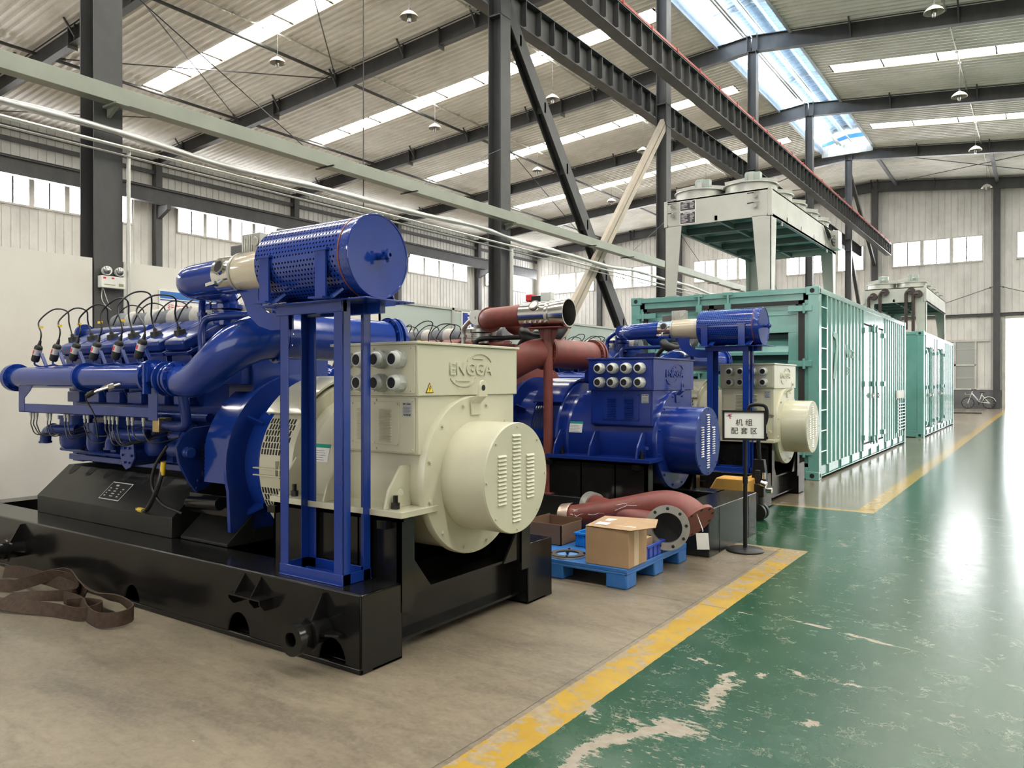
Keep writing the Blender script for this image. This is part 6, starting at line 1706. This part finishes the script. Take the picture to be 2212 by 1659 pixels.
for (a, b, e, f) in ((-hw, hw, hh_ - .018, hh_), (-hw, hw, -hh_, -hh_ + .018), (-hw, -hw + .018, -hh_, hh_), (hw - .018, hw, -hh_, hh_)): brd(c, a, b, e, f, -.008, .012)
brd(c, -hw, hw, -hh_, hh_, -.01, .0); fr = c.build('frame', SIGN_BLK, root, smooth=False)
c = MB(BS); brd(c, -hw + .018, hw - .018, -hh_ + .018, hh_ - .018, .0, .003); c.build('notice_sheet', PAPER, fr, smooth=False)
rot = Matrix((rx, upv, ny)).transposed().to_euler()
p = ctr + upv * .022 + ny * .005; text('lettering', '机 组', .064, p, rot, INK, fr, base=BS)
p = ctr - upv * .052 + ny * .005; text('lettering', '配 套 区', .064, p, rot, INK, fr, base=BS)
def lg_(a, b, m_, nm):
    c = MB(BS); pts_ = [ctr + rx * (-.128 + q[0] * .001) + upv * (.078 + q[1] * .001) + ny * .005 for q in a]
    n_ = len(pts_); c.add(pts_, [tuple(range(n_))]); c.build(nm, m_, fr, smooth=False)
lg_([(-12, 14), (2, 20), (26, 22), (24, 17), (8, 15), (14, 6), (26, 4), (24, 0), (8, 0), (2, 8), (-2, 12)], 0, INKR, 'red_emblem_stroke')
lg_([(-26, 0), (-8, 4), (12, -4), (8, 6), (-6, 10)], 0, INKB, 'blue_emblem_stroke')
lg_([(2, -4), (14, -14), (22, -10), (12, -20), (0, -14)], 0, INKR, 'red_emblem_stroke')

# ================================================================= PALLET TRUCK
root = empty('pallet_truck', (-2.55, 8.35, 0), 'hand pallet truck with a black loop handle behind the boxed skid', 'pallet truck'); BS = root.location
c = MB(BS)
c.box(-3.6, -2.62, 8.12, 8.28, .06, .12); c.box(-3.6, -2.62, 8.52, 8.68, .06, .12)
c.prism([(-3.02, .30), (-2.62, .30), (-2.62, .47), (-2.92, .47)], 'y', 8.10, 8.34)
c.box(-2.70, -2.58, 8.12, 8.70, .20, .46)
c.build('fork', JACK, root, bevel=.015)
c = MB(BS); c.cyl((-2.55, 8.40, .12), (-2.55, 8.40, .55), .05, seg=14); c.box(-2.60, -2.48, 8.33, 8.47, .26, .40)
c.box(-2.60, -2.54, 8.32, 8.48, .1, .3)
c.build('hydraulic_pump', BLACK_SAT, root, bevel=.01)
for yy in (8.33, 8.43): c = MB(BS); c.cyl((-2.55, yy, .09), (-2.55, yy + .05, .09), .09, seg=24); c.build('steering_wheel', RUBBER, root)
for yy in (8.17, 8.56): c = MB(BS); c.cyl((-3.45, yy, .04), (-3.45, yy + .07, .04), .04, seg=16); c.build('fork_roller', RUBBER, root)
c = MB(BS); c.prism([(-2.62, .42), (-2.46, .42), (-2.49, .66), (-2.60, .66)], 'y', 8.36, 8.44); c.cyl((-2.545, 8.4, .62), (-2.565, 8.4, 1.02), .022, seg=12)
c.sweep(spl([(-2.565, 8.4, 1.0), (-2.64, 8.4, 1.04), (-2.665, 8.4, 1.14), (-2.655, 8.4, 1.225), (-2.61, 8.4, 1.25), (-2.52, 8.4, 1.25), (-2.475, 8.4, 1.225), (-2.465, 8.4, 1.14), (-2.49, 8.4, 1.04), (-2.565, 8.4, 1.0)], 6), .020, seg=10)
c.build('handle', SIGN_BLK, root)
c = MB(BS); c.cyl((-2.50, 8.30, .42), (-2.44, 8.30, .40), .035, seg=14); c.cyl((-2.46, 8.36, .34), (-2.40, 8.36, .34), .03, seg=12); c.cyl((-2.47, 8.31, .46), (-2.47, 8.31, .53), .018, seg=10); c.build('release_valve', CHROME, root)

# ================================================================= LIFTING STRAPS ON THE FLOOR
def strap(pts, tw, w_, lab, n=8):
    P = spl(pts, n); N_ = len(P); wd = []
    for i in range(N_):
        t_ = i / (N_ - 1) * (len(tw) - 1); k = min(int(t_), len(tw) - 2); f_ = t_ - k
        wd.append(Vector(tw[k]).lerp(Vector(tw[k + 1]), f_))
    c = MB(P[0]); c.ribbon(P, wd, w_, .007)
    o = c.build('lifting_strap', STRAP, angle=60); o.location = P[0]
    return tag(o, lab, 'strap', 'worn lifting straps')
UP = (0, 0, 1)
strap([(-5.95, 2.16, .05), (-5.55, 2.26, .05), (-5.2, 2.38, .045), (-4.98, 2.42, .045), (-4.93, 2.50, .05), (-5.0, 2.58, .05), (-5.15, 2.55, .05), (-5.22, 2.47, .05)],
      [(0, .9, .3), (0, .6, .7), UP, UP, UP, UP, (.2, 0, 1)], .085, 'worn brown strap whose small loop curls on the floor, nearest the camera')
strap([(-5.9, 2.60, .10), (-5.62, 2.66, .16), (-5.40, 2.66, .12), (-5.1, 2.62, .10), (-4.86, 2.62, .11), (-4.66, 2.60, .075), (-4.62, 2.50, .06), (-4.72, 2.42, .055), (-4.95, 2.46, .05), (-5.2, 2.54, .05), (-5.45, 2.56, .04)],
      [(0, -.5, .9), (0, -.3, 1), (0, -.8, .5), (0, -.6, .7), UP, UP, UP, (0, .3, 1), UP], .09, 'worn brown strap whose large loop leans against the black skid')
strap([(-6.4, 2.42, .03), (-6.05, 2.48, .05), (-5.85, 2.52, .10), (-5.70, 2.60, .15), (-5.55, 2.66, .13), (-5.45, 2.64, .06), (-5.6, 2.54, .03), (-5.9, 2.40, .02)],
      [(0, .8, .4), UP, (.4, 0, .9), (.6, 0, .7), (.3, 0, 1), UP, (0, 1, .2)], .08, 'worn brown strap standing in an arch at the left edge')
strap([(-6.5, 2.62, .06), (-6.2, 2.60, .10), (-5.9, 2.58, .12), (-5.65, 2.62, .10), (-5.4, 2.68, .05)],
      [(0, .3, 1), UP, UP, (0, .3, 1)], .09, 'worn brown strap lying flat behind the arching one')
strap([(-5.72, 2.40, .012), (-5.5, 2.42, .02), (-5.32, 2.46, .012), (-5.12, 2.50, .012)], [(0, 1, 0), (0, .9, .3), (0, 1, 0)], .07, 'frayed end of a brown strap lying between the loops')

# ================================================================= FAR END: BICYCLE, CAR, PIPE ON THE FLOOR
bxo, byo = -3.05, 50.35
root = empty('bicycle', (bxo, byo, 0), 'pale shared bicycle leaning by the far wall left of the bright doorway', 'bicycle'); BS = root.location
def ring(mb, x, r, t):
    for i in range(28):
        a, b = 2 * PI * i / 28, 2 * PI * (i + 1) / 28
        mb.cyl((x + r * math.cos(a), byo, r + .02 + r * math.sin(a)), (x + r * math.cos(b), byo, r + .02 + r * math.sin(b)), t, seg=6, cap=False)
for xw in (bxo - .52, bxo + .50):
    c = MB(BS); ring(c, xw, .30, .022); wo = c.build('wheel', TYRE, root)
    c = MB(BS)
    for i in range(10): a = 2 * PI * i / 10; c.cyl((xw, byo, .32), (xw + .29 * math.cos(a), byo, .32 + .29 * math.sin(a)), .004, seg=4)
    c.cyl((xw, byo - .05, .32), (xw, byo + .05, .32), .03, seg=10); c.build('spoke', GALV, wo)
c = MB(BS); PT = lambda x, z: (bxo + x, byo, z)
c.cyl(PT(-.33, .86), PT(.02, .40), .035, seg=10); c.cyl(PT(.02, .40), PT(.17, .86), .022, seg=8); c.cyl(PT(.02, .38), PT(.50, .32), .02, seg=8); c.cyl(PT(.14, .78), PT(.50, .32), .018, seg=8); c.cyl(PT(-.30, .98), PT(-.52, .32), .022, seg=8)
c.build('frame', paint('pale_bicycle_paint', (.72, .74, .70), .3), root)
c = MB(BS); c.sweep(spl([PT(.20, .45), PT(.28, .60), PT(.48, .67), PT(.70, .60), PT(.82, .42)], 5), .018, seg=6); c.build('mudguard', INKW, root)
c = MB(BS); c.box(bxo + .05, bxo + .30, byo - .07, byo + .07, .88, .93); c.build('saddle', RUBBER, root, bevel=.02)
c = MB(BS); c.cyl(PT(-.30, .96), PT(-.33, 1.08), .018, seg=8); c.sweep(spl([(bxo - .12, byo - .25, 1.06), (bxo - .32, byo - .12, 1.10), (bxo - .34, byo, 1.08), (bxo - .32, byo + .12, 1.10), (bxo - .12, byo + .25, 1.06)], 5), .014, seg=6); c.build('handlebar', RUBBER, root)
c = MB(BS); c.box(bxo - .66, bxo - .36, byo - .13, byo + .13, .78, .80); c.box(bxo - .66, bxo - .64, byo - .13, byo + .13, .80, .90); c.build('basket', GALV, root)
c = MB(BS); c.tube((bxo + .02, byo - .06, .38), (bxo + .02, byo - .07, .38), .09, .07, 20); c.box(bxo - .01, bxo + .04, byo - .12, byo - .06, .22, .38); c.build('crank', RUBBER, root)
c = MB(BS); c.bar(PT(-.22, .72), PT(-.06, .52), .075, .03, (0, 0, 1)); c.build('blue_panel', paint('pale_blue_panel', (.2, .42, .68), .4), root, smooth=False)

root = empty('parked_car', (.1, 62.0, 0), 'pale car parked outside beyond the bright doorway', 'car'); BS = root.location
c = MB(BS); cx0 = .35
body = [(59.8, .30), (59.75, .62), (60.0, .82), (60.9, .98), (61.6, 1.38), (62.3, 1.50), (63.3, 1.46), (64.1, 1.02), (64.4, .80), (64.4, .35), (64.1, .25), (60.1, .22)]
c.prism(body, 'x', cx0 - .90, cx0 + .90); c.build('body', CARP, root, bevel=.12)
c = MB(BS); c.prism([(60.98, 1.0), (61.58, 1.34), (61.60, 1.36), (60.90, 1.0)], 'x', cx0 - .72, cx0 + .72); c.prism([(61.2, 1.02), (61.7, 1.36), (63.2, 1.38), (63.8, 1.04)], 'x', cx0 - .905, cx0 + .905); c.build('glasshouse', GLASS_DK, root, smooth=False)
c = MB(BS); c.box(cx0 - .5, cx0 + .5, 59.72, 59.80, .35, .62); c.build('grille', paint('dark_grille', (.03, .03, .04), .3), root, bevel=.02)
for s_ in (-1, 1):
    c = MB(BS); c.ball((cx0 + s_ * .70, 59.86, .66), .12); c.build('headlamp', FROST, root)
    for yy in (60.7, 63.5):
        c = MB(BS); c.cyl((cx0 + s_ * .72, yy, .29), (cx0 + s_ * .93, yy, .29), .33, seg=28); c.build('wheel', TYRE, root)
root2 = copy_tree(root); root2.location = (2.6, 63.5, 0); root2['label'] = 'second pale car parked farther right beyond the doorway'
m = MB((-3.2, 42.6, 0)); m.cyl((-4.6, 42.2, .04), (-2.45, 42.5, .04), .04, seg=10)
o = m.build('steel_tube', STEEL); o.location = (-3.2, 42.6, 0); tag(o, 'dark tube lying on the floor near the far wall', 'tube')
